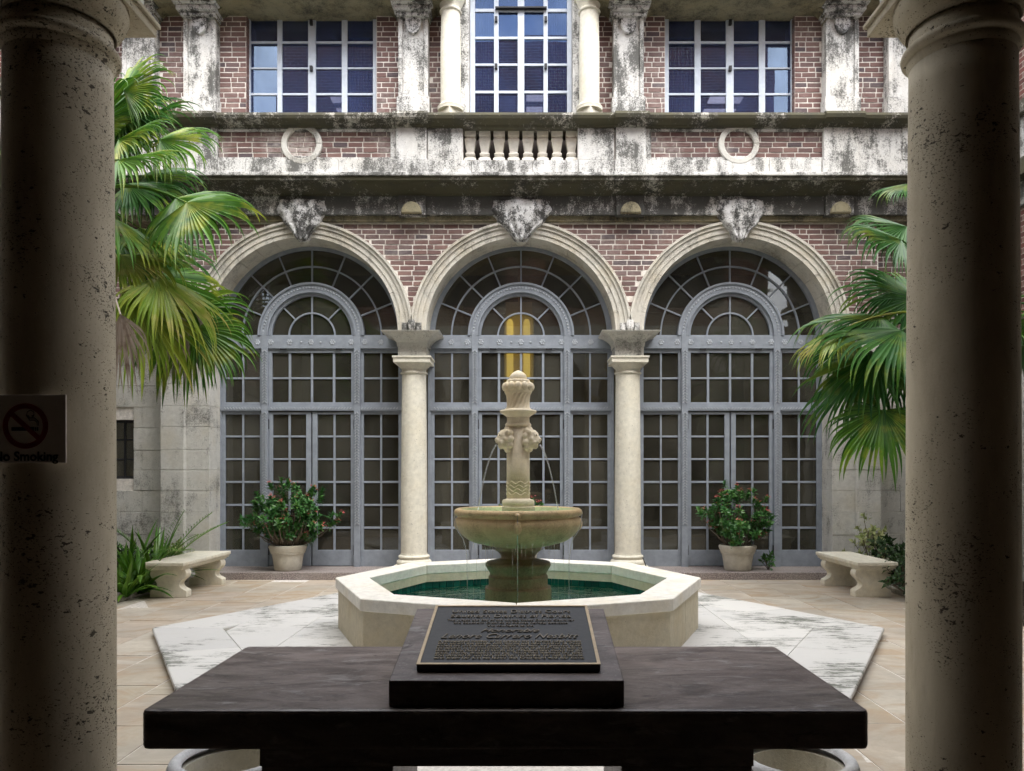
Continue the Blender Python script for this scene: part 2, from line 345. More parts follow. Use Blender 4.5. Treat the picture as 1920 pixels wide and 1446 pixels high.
# ================================================================ GROUND
AX = -.065
pav = struct(B().box(-60, 60, -8, 70, -.5, -.0025).obj('courtyard_paving', 'mortar'))
unit = []
for k in range(3):
    b = B(); b.box(-.5, .5, -.5, .5, -1, 0); me = mesh('flagstone', b.v, b.f, 'flag'); unit.append(me)
x = 2.235 - .4775 * 19; nfl = 0
while x < 6.7:
    y = 2.9 + R.random() * .6
    while y < 11.2:
        ln = R.choice([.48, .62, .75, .95]); cx, cy = x + .239, y + ln / 2
        inside = abs(cx - AX) < 2.5 and 4.7 < cy < 8.9 and abs(cx - AX) + abs(cy - 6.8) / 1.9 < 2.6
        beds = (abs(cx) > 5.2 and cy > 6) or cy > 10.6
        hid = cy < 4.3 and abs(cx) < 1.3
        if not inside and not beds and not hid and nfl < 300:
            o = ob('flagstone', R.choice(unit), pav, (cx, cy, R.uniform(-.002, .002)))
            o.scale = (.4775 - .011, ln - .011, .02); o.rotation_euler = (R.uniform(-.002, .002), R.uniform(-.003, .003), R.uniform(-.004, .004)); nfl += 1
        y += ln
    x += .4775
struct(B().box(-6.75, 6.75, -2.3, 2.9, -.001, .003).obj('loggia_floor', 'wall2'))
for sx, lab in ((-1, 'l'), (1, 'r')):
    x0, x1 = (-6.75, -4.72) if sx < 0 else (4.62, 6.75)
    vs = []; fs = []; nx, ny = 12, 26
    for i in range(nx + 1):
        for j in range(ny + 1):
            X, Y = x0 + (x1 - x0) * i / nx, 7.2 + 3.5 * j / ny
            vs.append((X, Y, .03 + .03 * mnoise.noise(Vector((X * 3, Y * 3, 0)))))
    fs = [(i * (ny + 1) + j, (i + 1) * (ny + 1) + j, (i + 1) * (ny + 1) + j + 1, i * (ny + 1) + j + 1) for i in range(nx) for j in range(ny)]
    struct(ob('planting_bed', mesh('planting_bed', vs, fs, 'soil', True)))
    xe = x0 if sx > 0 else x1
    y = 7.2
    k = 0
    while y < 10.6:
        ln = R.uniform(.28, .5)
        o = B().box(xe - .07, xe + .07, y, y + ln - .02, -.01, .09 + R.uniform(-.02, .02), None, .02).obj('kerb_stone', 'kerb')
        tag(o, 'rough mossy kerb stone edging the planted bed beside the %s bench' % ('left' if sx < 0 else 'right'), 'kerb stone', 'kerb stones of the %s bed' % ('left' if sx < 0 else 'right'))
        y += ln; k += 1
stp = struct(B().box(-4.56, 4.42, 10.43, 11.6, -.01, .103).obj('granite_step', 'granite', bev=.008))

# ================================================================ COURTHOUSE FACADE
YW, YD, YP, YU = 10.75, 11.19, 10.45, 10.95
D = 3.126; ZS = PZ(624, YW); RI, RO = 1.36, 1.585
bld = thing('courthouse_wing', 'brick and weathered limestone courthouse wing with three tall arched doorways', 'building', (AX, YW, 0))
bricklist = []            # (x, z, width, yface, parent, material)
BH = .0745
def bricks(x0, x1, z0, z1, yf, parent, m, keep=lambda x, z: True, off=0.0):
    n = int(round((z1 - z0) / BH)); 
    for i in range(n):
        z = z0 + (i + .5) * BH; x = x0 - (0 if i % 2 else .1) - R.uniform(-.03, .03) - .03
        while x < x1:
            w = .207 if R.random() < .86 else .1
            a, c = max(x, x0), min(x + w, x1)
            if c - a > .035 and keep((a + c) / 2, z): bricklist.append((a, c, z, yf, parent, m))
            x += w
# --- spandrel wall above arches (mortar body with arch-shaped underside)
def arch_body(name, x0, x1, z1, y0, y1, m, parent, rr, zmin):
    xs = set([x0, x1]); 
    cs = [AX + k * D for k in (-1, 0, 1)]
    for c in cs:
        for i in range(41):
            X = c - rr * math.cos(math.pi * i / 40)
            if x0 <= X <= x1: xs.add(round(X, 4))
        for e in (-rr - .001, rr + .001):
            if x0 < c + e < x1: xs.add(round(c + e, 4))
    xs = sorted(xs); lo = []
    for X in xs:
        z = zmin(X)
        for c in cs:
            if abs(X - c) <= rr + 1e-4: z = max(z, ZS + math.sqrt(max(0, rr * rr - (X - c) ** 2)))
        lo.append(z)
    b = B(); n = len(xs); vs = []
    for X, z in zip(xs, lo): vs += [(X, y0, z), (X, y0, z1), (X, y1, z1), (X, y1, z)]
    fs = []
    for i in range(n - 1):
        o = i * 4; p = o + 4
        fs += [(o, p, p + 1, o + 1), (o + 1, p + 1, p + 2, o + 2), (o + 2, p + 2, p + 3, o + 3), (o + 3, p + 3, p, o)]
    fs += [(0, 1, 2, 3), (n * 4 - 4, n * 4 - 1, n * 4 - 2, n * 4 - 3)]
    b.add(vs, fs); return b.obj(name, m, parent)
XE = 6.75
wall = arch_body('wall', -5.21 , 5.08, 5.12, YW, YW + .40, 'mortar', bld, 1.46, lambda X: ZS)
cs = [AX + k * D for k in (-1, 0, 1)]
bricks(-5.2, 5.07, ZS, 5.10, YW - .005, wall, 'brick', lambda X, z: min(math.hypot(X - c, z - ZS) for c in cs) > 1.55 and not (abs(X - AX) < 4.5 and z < ZS + .12))
# outer recessed walls
for s in (-1, 1):
    xa, xb = (-XE, -5.2) if s < 0 else (5.07, XE)
    w = B()
    if s < 0:
        wx0, wx1, wz0, wz1 = -6.35, PX(252, 10.95), PZ(898, 10.95), PZ(787, 10.95)
        w.box(xa, wx0, 10.95, 11.3, 0, 3.4); w.box(wx1, xb, 10.95, 11.3, 0, 3.4); w.box(wx0, wx1, 10.95, 11.3, 0, wz0); w.box(wx0, wx1, 10.95, 11.3, wz1, 3.4)
    else: w.box(xa, xb, 10.95, 11.3, 0, 3.4)
    w = w.obj('side_wall', 'mortar', bld)
    z = 0; k = 0
    hs = [.30, .30, .33, .31, .30, .29, .33, .30, .31, .30, .30]
    for h in hs:
        x = xa - (.3 if k % 2 else 0)
        while x < xb:
            a, c = max(x, xa), min(x + .72, xb)
            segs = [(a, c)]
            if s < 0 and z + h > wz0 and z < wz1:
                segs = [q for q in ((a, min(c, wx0)), (max(a, wx1), c)) if q[1] - q[0] > .03]
            for (p, q) in segs:
                B().box(p + .002, q - .002, 10.925 + R.uniform(-.004, .004), 10.96, z + .002, z + h - .003).obj('stone_block', 'jamb', w, bev=.004)
            x += .72
        z += h; k += 1
    up = B().box(xa, xb, 10.97, 11.3, 3.4, 5.12).obj('upper_side_wall', 'mortar', bld)
    bricks(xa, xb, 3.55, 5.08, 10.964, up, 'brick')
    prof = [(10.97, 3.32), (10.88, 3.32), (10.86, 3.40), (10.80, 3.44), (10.76, 3.52), (10.76, 3.57), (10.97, 3.6)]
    B().prism(prof, 'x', xa, xb).obj('string_course', 'mossy', bld)
    if s < 0:
        fr = B().box(wx0, wx1, 11.06, 11.09, wz0, wz0 + .04).box(wx0, wx1, 11.06, 11.09, wz1 - .04, wz1)
        for X in (wx0, wx0 + .2, wx1 - .21, wx1 - .03): fr.box(X, X + .02, 11.055, 11.095, wz0, wz1)
        for k in (1, 2): zz = wz0 + (wz1 - wz0) * k / 3; fr.box(wx0, wx1, 11.057, 11.093, zz - .012, zz + .012)
        fo = fr.obj('small_window', 'dark', bld); fo['label'] = 'small dark barred window in the stone wall'
        for i in range(3):
            for j in range(3):
                X0 = [wx0, wx0 + .22, wx1 - .19][i]; X1 = [wx0 + .2, wx1 - .21, wx1 - .03][i]
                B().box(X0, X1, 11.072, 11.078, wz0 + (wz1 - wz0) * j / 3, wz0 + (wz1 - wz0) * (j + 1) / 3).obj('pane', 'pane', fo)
# piers (jamb stones) and pilasters at both ends
hs = [.30, .30, .33, .31, .30, .29, .33, .30, .31, .30, .30, .13]
for s in (-1, 1):
    xi = AX + s * (D + RI); xo = AX + s * (D + RI + .33); xp = AX + s * (D + RI + .66)
    pr = B().box(min(xi, xp) + .004, max(xi, xp) - .004, YW + .02, YD + .3, 0, ZS + .02).obj('pier', 'mortar', bld); z = 0
    for k, h in enumerate(hs):
        y = R.uniform(-.003, .003)
        a, c = sorted((xi, xo)); B().box(a, c, YW + y, YD + .05, z + .002, z + h - .002).obj('stone_block', 'jamb', pr, bev=.004)
        if z + h < 3.12: a, c = sorted((xo, xp)); B().box(a, c, YW - .085 + y, YD, z + .002, z + h - .002).obj('stone_block', 'jamb', pr, bev=.004)
        else: a, c = sorted((xo, xp)); B().box(a, c, YW - .05 + y, YD, z + .002, z + h - .002).obj('stone_block', 'jamb', pr, bev=.004)
        z += h
    a, c = sorted((xo, xp)); zc = PZ(697, 10.66)
    cp = B()
    for (e, z0, z1) in ((.015, 0, .03), (.0, .03, .08), (.03, .08, .12), (.06, .12, .17), (.08, .17, .20)):
        cp.box(a - e, c + e, YW - .09 - e, YW + .1, zc + z0, zc + z1)
    cp.obj('pilaster_capital', 'arch', bld)
    # impost moulding at the springing of the outer jamb
    a, c = sorted((xi - s * .05, xo)); im = B()
    for e, z0, z1 in ((0.02, -.12, -.06), (.05, -.06, 0.0)): im.box(a, c, YW - .03 - e, YD - .02, ZS + z0, ZS + z1)
    im.obj('impost', 'mossy', bld)
# archivolts from voussoirs
for k, c in zip((-1, 0, 1), cs):
    ar = B()
    for (r0, r1, yf) in ((1.50, RO - .03, YW - .075), (RO - .035, RO, YW - .10), (1.425, 1.50, YW - .055)):
        ar.sector(c, ZS, r0, r1, 0.0, math.pi, yf, YW + .02, 48)
    ar = ar.obj('archivolt', 'arch', bld, auto=True)
    nv = 15
    for i in range(nv):
        a0, a1 = math.pi * i / nv, math.pi * (i + 1) / nv
        B().sector(c, ZS, RI + R.uniform(0, .003), 1.427, a0 + .0016, a1 - .0016, YW - .04 + R.uniform(-.003, .003), YD - .03, 6).obj('voussoir', 'arch', ar)
    # carved keystone: leaf-shaped console
    ks = B(); zt = PZ(368, 10.5); zb = PZ(444, 10.45); n = 13; m_ = 11; vs = []
    for i in range(n):
        t = i / (n - 1); z = zt + (zb - zt) * t
        hw = 0
        kp = [(0, .40), (.2, .385), (.4, .355), (.58, .25), (.81, .135), (1, .045)]
        for (ta, ha), (tb_, hb) in zip(kp[:-1], kp[1:]):
            if ta <= t <= tb_: hw = ha + (hb - ha) * (t - ta) / (tb_ - ta)
        hw *= (1.16 if k == 0 else .95) * (1 - .10 * math.sin(t * 19))
        for j in range(m_):
            u = -1 + 2 * j / (m_ - 1); y = YW - .05 - .085 * (1 - u * u) * (.45 + .55 * math.sin(math.pi * min(1, t * .9 + .25))) + .028 * math.sin(u * 11) + .025 * mnoise.noise(Vector((u * 5 + k * 9, t * 8, 1)))
            vs.append((c * 1.0 + u * hw + .015 * mnoise.noise(Vector((t * 9, u * 3, k))), y - .075, z + .012 * math.cos(u * 9) * (1 - t)))
    fs = [(i * m_ + j, i * m_ + j + 1, (i + 1) * m_ + j + 1, (i + 1) * m_ + j) for i in range(n - 1) for j in range(m_ - 1)]
    bk = len(vs); vs += [(v[0], YW + .02, v[2]) for v in vs]
    ed = [j for j in range(m_)] + [i * m_ + m_ - 1 for i in range(1, n)] + [(n - 1) * m_ + j for j in range(m_ - 2, -1, -1)] + [i * m_ for i in range(n - 2, 0, -1)]
    fs += [(ed[i], ed[(i + 1) % len(ed)], ed[(i + 1) % len(ed)] + bk, ed[i] + bk) for i in range(len(ed))]
    ks.add(vs, fs); ko = ks.obj('keystone', 'carve', bld, smooth=True)
    sm = ko.modifiers.new('sub', 'SUBSURF'); sm.levels = 2; sm.render_levels = 2
    tx = bpy.data.textures.new('carve', 'CLOUDS'); tx.noise_scale = .03; dm = ko.modifiers.new('disp', 'DISPLACE'); dm.texture = tx; dm.strength = .02; dm.mid_level = .5; dm.texture_coords = 'GLOBAL'
    B().sphere((c, YW + .02, PZ(452, YW)), .07, 12, 8, (1.2, 1.4, .8)).obj('keystone_drop', 'arch', ko, smooth=True)
# frieze, architrave, cornice
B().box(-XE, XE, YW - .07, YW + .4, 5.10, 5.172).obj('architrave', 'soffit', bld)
B().box(-XE, XE, YW - .13, YW + .4, 5.172, 5.43).obj('frieze', 'frieze', bld)
cornp = [(YW, 5.432), (YW - .15, 5.432), (YW - .16, 5.455), (YW - .20, 5.47), (YW - .27, 5.50), (YW - .30, 5.515), (YW - .33, 5.53), (YW - .34, 5.545), (YW - .34, 5.545), (YW - .41, 5.555), (YW - .42, 5.60), (YW - .40, 5.615), (YW - .2, 5.63), (YW, 5.63)]
cornp = [p for i, p in enumerate(cornp) if i == 0 or p != cornp[i - 1]]
B().prism(cornp, 'x', -XE, XE).obj('cornice', 'mossy', bld, auto=True)
B().box(-XE, XE, YW - .445, YW - .3, 5.603, 5.655).obj('cornice_lip', 'white', bld, bev=.01)
PILX = [(-4.75, -4.29), (-1.795, -1.375), (1.262, 1.675), (4.15, 4.63)]
for (a, c) in PILX:
    m_ = (a + c) / 2 * 1.015
    B().box(m_ - .2, m_ + .2, YW - .17, YW, 5.15, 5.428).obj('frieze_block', 'frieze', bld, bev=.006)
    hl = []
    for i in range(9):
        t = math.pi * i / 8; hl.append((m_ - .15 * math.cos(t), 5.16 + .17 * math.sin(t)))
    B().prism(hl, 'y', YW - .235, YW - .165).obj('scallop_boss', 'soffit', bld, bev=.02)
# --- parapet
par = B().box(-XE, XE, YP, YP + .32, 5.632, 6.33)
par.v = []; par.f = []
BX0, BX1 = PX(868, YP), PX(1083, YP)
par.box(-XE, BX0, YP, YP + .30, 5.632, 6.30).box(BX1, XE, YP, YP + .30, 5.632, 6.30).box(BX0, BX1, YP, YP + .3, 5.632, 5.86)
par = par.obj('parapet', 'mortar', bld)
def pb(name, x0, x1, y, z0, z1, m='white', bev=.006, parent=par): return B().box(x0, x1, y, YP + .01, z0, z1).obj(name, m, parent, bev=bev)
xs = [-XE, -5.6, -4.77, -3.9, -2.6, -1.81, -.75, .1, .74, 1.26, 1.69, 2.7, 3.4, 4.13, 4.65, 5.3, XE]
for a, c in zip(xs[:-1], xs[1:]): pb('plinth_stone', a + .002, c - .002, YP - .05 - R.random() * .004, 5.64, 5.855)
for (a, c) in PILX: pb('pedestal_block', a, c, YP - .075, 5.85, 6.30); pb('pedestal_base', a - .015, c + .015, YP - .085, 5.645, 5.86)
pb('pedestal_block', PX(800, YP) + .02, BX0, YP - .045, 5.857, 6.30); pb('pedestal_block', BX1, PX(1152, YP) - .01, YP - .045, 5.857, 6.30)
pb('pedestal_block', 4.64, 5.25, YP - .04, 5.857, 6.30); pb('pedestal_block', 5.252, XE, YP - .06, 5.857, 6.30); pb('pedestal_block', -XE, -5.45, YP - .05, 5.857, 6.30); pb('pedestal_block', -5.448, -4.76, YP - .04, 5.857, 6.30)
for (p0, p1, ring) in ((PX(407, YP), PX(733, YP), PX(567, YP)), (PX(1220, YP), PX(1547, YP), PX(1384, YP))):
    z0, z1 = 5.90, 6.255
    pb('panel_rail', p0 - .1, p1 + .1, YP - .035, 6.262, 6.30); pb('panel_rail', p0 - .1, p1 + .1, YP - .035, 5.857, 5.90)
    pb('panel_stile', p0 - .1, p0, YP - .035, 5.90, 6.262); pb('panel_stile', p1, p1 + .1, YP - .035, 5.90, 6.262)
    zr = 6.085
    bricks(p0, p1, 5.90, 6.262, YP - .006, par, 'brickp', lambda X, z: True)
    B().sector(ring, zr, .205, .285, 0, 2 * math.pi, YP - .055, YP + .01, 40).obj('stone_ring', 'jamb', par, bev=.012)
    B().box(ring - .22, ring + .22, YP - .045, YP, 5.87, 5.915).obj('ring_base', 'white', par, bev=.01)
capp = [(YP + .34, 6.30), (YP - .06, 6.30), (YP - .08, 6.33), (YP - .14, 6.345), (YP - .19, 6.37), (YP - .205, 6.41), (YP - .19, 6.45), (YP - .15, 6.468), (YP + .34, 6.475)]
B().prism(capp, 'x', -XE, XE).obj('parapet_rail', 'mossy', par, auto=True)
for (a, c) in PILX: B().prism([(y - .04 if y < YP else y, z - .003 if z < 6.4 else z + .003) for y, z in capp], 'x', a - .03, c + .03).obj('rail_break', 'mossy', par, auto=True)
B().box(BX0, BX1, YP + .45, YP + .5, 5.64, 6.5).obj('balustrade_dark_panel', 'gapbr', bld)  # dark brown panel put in for the shaded gap behind the balusters
for i in range(8):
    X = PX(881 + 27.3 * i, YP)
    pr = [(.09, 0), (.09, .06), (.075, .075), (.045, .085), (.05, .095), (.072, .12), (.076, .135), (.055, .15), (.054, .16), (.085, .32), (.088, .335), (.07, .35), (.06, .36), (.085, .375), (.085, .45)]
    b = B(); b.lathe([(r * 1.32, z) for r, z in pr], 4, (0, 0, 0)); 
    ca = math.cos(math.pi / 4); b.v = [(v[0] * ca - v[1] * ca + X, v[0] * ca + v[1] * ca + YP + .12, v[2] + 5.858) for v in b.v]
    b.obj('baluster', 'coping', par, bev=.006)

# --- upper storey
GP = 11.08
upw = B()
def win_open(px0, px1): return PX(px0, YU), PX(px1, YU)
wins = [(*win_open(462, 706), 'l'), (*win_open(880, 1073), 'c'), (*win_open(1247, 1490), 'r')]
ZW = PZ(29, GP); ZT = 9.6; x = -XE
for (a, c, k) in wins:
    upw.box(x, a, YU, YU + .4, 5.6, ZT); zt = ZW if k != 'c' else 9.0
    upw.box(a, c, YU, YU + .4, zt, ZT); upw.box(a, c, YU, YU + .4, 5.6, 5.7 if k == 'c' else 6.5); x = c
upw.box(x, XE, YU, YU + .4, 5.6, ZT); upw = upw.obj('upper_wall', 'mortar', bld)
zones = [(-XE, wins[0][0]), (wins[0][1], -.99), (.87, wins[2][0]), (wins[2][1], XE)]
pilu = [(-5.83, -5.36), (-4.94, -4.475), (-1.836, -1.404), (1.273, 1.713), (4.344, 4.82), (5.25, 5.72)]
for a, c in zones: bricks(a, c, 6.70, 8.19, YU - .005, upw, 'brick', lambda X, z: not any(p + .06 < X < q - .06 for p, q in pilu))
for wa, side in ((wins[0][0], 1), (wins[2][1], -1)):      # brick reveals of the side windows
    for i in range(20):
        z = 6.7 + (i + .5) * BH; B().box(min(wa, wa + side * .012), max(wa, wa + side * .012), YU - .011, YU + (.10 if i % 2 else .11), z - .031, z + .031).obj('reveal_brick', 'brick', upw)
def glazed(name, label, gx, gz, fr, y, mf, mp, parent, bar=.05, d=.05):
    (x0, x1, z0, z1) = fr; b = B()
    b.box(x0, gx[0][0], y - d, y + d, z0, z1); b.box(gx[-1][1], x1, y - d, y + d, z0, z1)
    b.box(gx[0][0], gx[-1][1], y - d, y + d, z0, gz[0][0]); b.box(gx[0][0], gx[-1][1], y - d, y + d, gz[-1][1], z1)
    for i in range(len(gx) - 1): b.box(gx[i][1], gx[i + 1][0], y - d * .62, y + d * .62, gz[0][0], gz[-1][1])
    for j in range(len(gz) - 1):
        for g in gx: b.box(g[0], g[1], y - d * .45, y + d * .45, gz[j][1], gz[j + 1][0])
    o = b.obj(name, mf, parent, bev=.004)
    if label: o['label'] = label
    for g in gx:
        for h in gz:
            yy = y + R.uniform(-.003, .003)
            p = B().box(g[0] - .004, g[1] + .004, -.003, .003, h[0] - .004, h[1] + .004)
            w = ((g[0] + g[1]) / 2, yy, (h[0] + h[1]) / 2); p.v = [(v[0] - w[0], v[1], v[2] - w[2]) for v in p.v]
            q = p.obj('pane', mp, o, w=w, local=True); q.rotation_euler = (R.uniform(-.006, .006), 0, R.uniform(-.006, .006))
    return o
def gxs(l): return [(PX(a, GP), PX(c, GP)) for a, c in l]
def gzs(l): return [(PZ(c, GP), PZ(a, GP)) for a, c in l][::-1]
rows = [(36, 79), (83, 128), (131, 176), (180, 226)]
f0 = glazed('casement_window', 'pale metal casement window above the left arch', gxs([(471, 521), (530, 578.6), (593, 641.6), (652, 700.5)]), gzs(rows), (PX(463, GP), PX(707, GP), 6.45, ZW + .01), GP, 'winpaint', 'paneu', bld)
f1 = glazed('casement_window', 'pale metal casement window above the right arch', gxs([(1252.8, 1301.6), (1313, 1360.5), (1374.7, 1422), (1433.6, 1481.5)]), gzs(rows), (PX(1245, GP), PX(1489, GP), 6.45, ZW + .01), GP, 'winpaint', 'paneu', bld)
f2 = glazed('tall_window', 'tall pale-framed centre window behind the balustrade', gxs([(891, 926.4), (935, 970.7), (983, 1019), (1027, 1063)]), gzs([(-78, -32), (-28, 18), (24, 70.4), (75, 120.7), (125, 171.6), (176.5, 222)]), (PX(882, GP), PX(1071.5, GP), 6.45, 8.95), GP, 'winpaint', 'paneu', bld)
for (px, f) in ((585.5, f0), (1367.5, f1), (930.5, f2), (1023, f2)):
    for py in ((42, 128) if f is not f2 else (36, 124)): B().box(PX(px - 2.5, GP), PX(px + 2.5, GP), GP - .075, GP - .03, PZ(py + 9, GP), PZ(py, GP)).obj('hinge', 'dark', f)
B().box(PX(929, GP), PX(1025, GP), GP - .09, GP - .02, PZ(21.5, GP), PZ(19, GP)).obj('head_bar', 'dark', f2)
# window surround of the centre window and its two columns
for a, c in ((-.99, wins[1][0]), (wins[1][1], .87)): B().box(a, c, YU - .10, YU + .02, 5.7, 9.0).obj('jamb_stone', 'white', bld, bev=.006)
for px in (845, 1105):
    Y = 10.72; X = PX(px, Y); zb = 6.48; zt = PZ(27, Y)
    col = B().lathe([(.185, 0), (.185, .03), (.19, .05), (.175, .07), (.15, .085), (.145, .10)], 32, (X, Y, zb + .2)).lathe([(.19, 0), (.19, .2)], 4, (X, Y, zb)).obj('slender_column', 'cream', bld, auto=True)
    B().lathe([(.145, 0), (.146, .8), (.135, zt - zb - .3), (.135, zt - zb - .29)], 32, (X, Y, zb + .3), None).obj('shaft', 'cream', col, auto=True)
    B().lathe([(.14, 0), (.155, .01), (.16, .025), (.15, .04), (.14, .05), (.14, .09), (.16, .12), (.19, .18), (.20, .22), (.20, .24)], 32, (X, Y, zt)).box(X - .21, X + .21, Y - .21, Y + .21, zt + .24, zt + .3).obj('capital', 'cream', col, auto=True)
# pilasters
for i, (a, c) in enumerate(pilu):
    zt = 8.08; p = B().box(a, a + .06, YU - .17, YU + .02, 6.5, zt).box(c - .06, c, YU - .17, YU + .02, 6.5, zt).box(a + .06, c - .06, YU - .14, YU + .02, 6.5, 7.86 + .22 ).obj('pilaster', 'white', bld, bev=.006)
    B().box(a - .02, c + .02, YU - .19, YU, 6.5, PZ(193, YU)).obj('pilaster_base', 'white', p, bev=.006)
    m_ = (a + c) / 2; zc = PZ(22, 10.78)
    sh = [(-.11, 0), (.11, 0), (.11, -.2), (.07, -.29), (0, -.33), (-.07, -.29), (-.11, -.2)]
    B().prism([(m_ + u, zc + v) for u, v in sh], 'y', YU - .19, YU - .13).obj('carved_shield', 'carve', p, bev=.012)
    cb = B()
    for e, z0, z1 in ((.02, 0, .05), (.05, .05, .12), (.08, .12, .30)): cb.box(a - e, c + e, YU - .2 - e * 2.2, YU, 8.06 + z0, 8.06 + z1)
    cb.obj('pilaster_capital', 'carve', p, bev=.015)
    for sgn, X in ((-1, a - .0), (1, c + .0)):
        pts = [(X, 8.03), (X, 8.26), (X + sgn * .26, 8.26)] + [(X + sgn * (.26 - .26 * math.sin(t)), 8.23 - .20 * (1 - math.cos(t))) for t in [math.pi / 2 * i / 6 for i in range(7)]]
        B().prism(pts, 'y', YU - .20, YU + .02).obj('corbel', 'soffit', p)
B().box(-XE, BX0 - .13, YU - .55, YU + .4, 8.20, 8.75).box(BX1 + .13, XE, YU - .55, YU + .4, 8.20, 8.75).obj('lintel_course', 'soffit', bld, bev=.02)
B().box(-XE, XE, YU - .35, YU + .8, 9.02, 9.6).obj('upper_entablature', 'white', bld, bev=.02)

# --- columns between the arches
for s in (-1, 1):
    X = AX + s * D / 2; Y = 10.93
    col = B().box(X - .26, X + .26, Y - .26, Y + .2, .1, .165).lathe([(.245, .165), (.255, .19), (.25, .215), (.235, .23), (.215, .24), (.212, .252), (.225, .265), (.23, .28), (.222, .295), (.198, .305), (.195, .33)], 40, (X, Y, 0)).obj('arcade_column', 'cream', bld, auto=True)
    zt = PZ(703, Y)
    B().lathe([(.19, .325), (.192, 1.0), (.188, 1.6), (.176, zt)], 40, (X, Y, 0)).obj('shaft', 'cream', col, auto=True)
    B().lathe([(.178, zt), (.196, zt + .008), (.198, zt + .022), (.185, zt + .034), (.178, zt + .04), (.178, zt + .07), (.19, zt + .085), (.225, zt + .12), (.235, zt + .15)], 40, (X, Y, 0)).box(X - .262, X + .262, Y - .262, Y + .24, zt + .15, zt + .215).box(X - .275, X + .275, Y - .275, Y + .24, zt + .215, zt + .24).obj('capital', 'cream', col, auto=True)
    z0 = zt + .24; z1 = ZS; im = B()
    im.box(X - .205, X + .205, Y - .19, Y + .22, z0, z0 + .14)
    steps = [(0, .215), (.3, .225), (.5, .25), (.7, .30), (.85, .36), (.86, .385), (.93, .41), (1.0, .415)]
    h = z1 - z0 - .14
    for (t0, e0), (t1, e1) in zip(steps[:-1], steps[1:]):
        za, zb = z0 + .14 + h * t0, z0 + .14 + h * t1
        im.add([(X - e0, Y - e0 + .02, za), (X + e0, Y - e0 + .02, za), (X + e0, Y + .22, za), (X - e0, Y + .22, za), (X - e1, Y - e1 + .02, zb), (X + e1, Y - e1 + .02, zb), (X + e1, Y + .22, zb), (X - e1, Y + .22, zb)],
               [(0, 1, 5, 4), (1, 2, 6, 5), (2, 3, 7, 6), (3, 0, 4, 7)] + ([(4, 5, 6, 7)] if t1 == 1 else []))
    im.obj('impost_block', 'jamb', col)
    B().box(X - .17, X + .17, YW - .05, YD - .03, ZS, ZS + .26).obj('springer', 'arch', bld)
    B().box(X - .14, X + .14, YW - .075, YW, ZS, ZS + .13).sphere((X, YW - .08, ZS + .1), .06, 10, 8, (1, .5, 1.6)).obj('springer_ornament', 'frieze', bld)

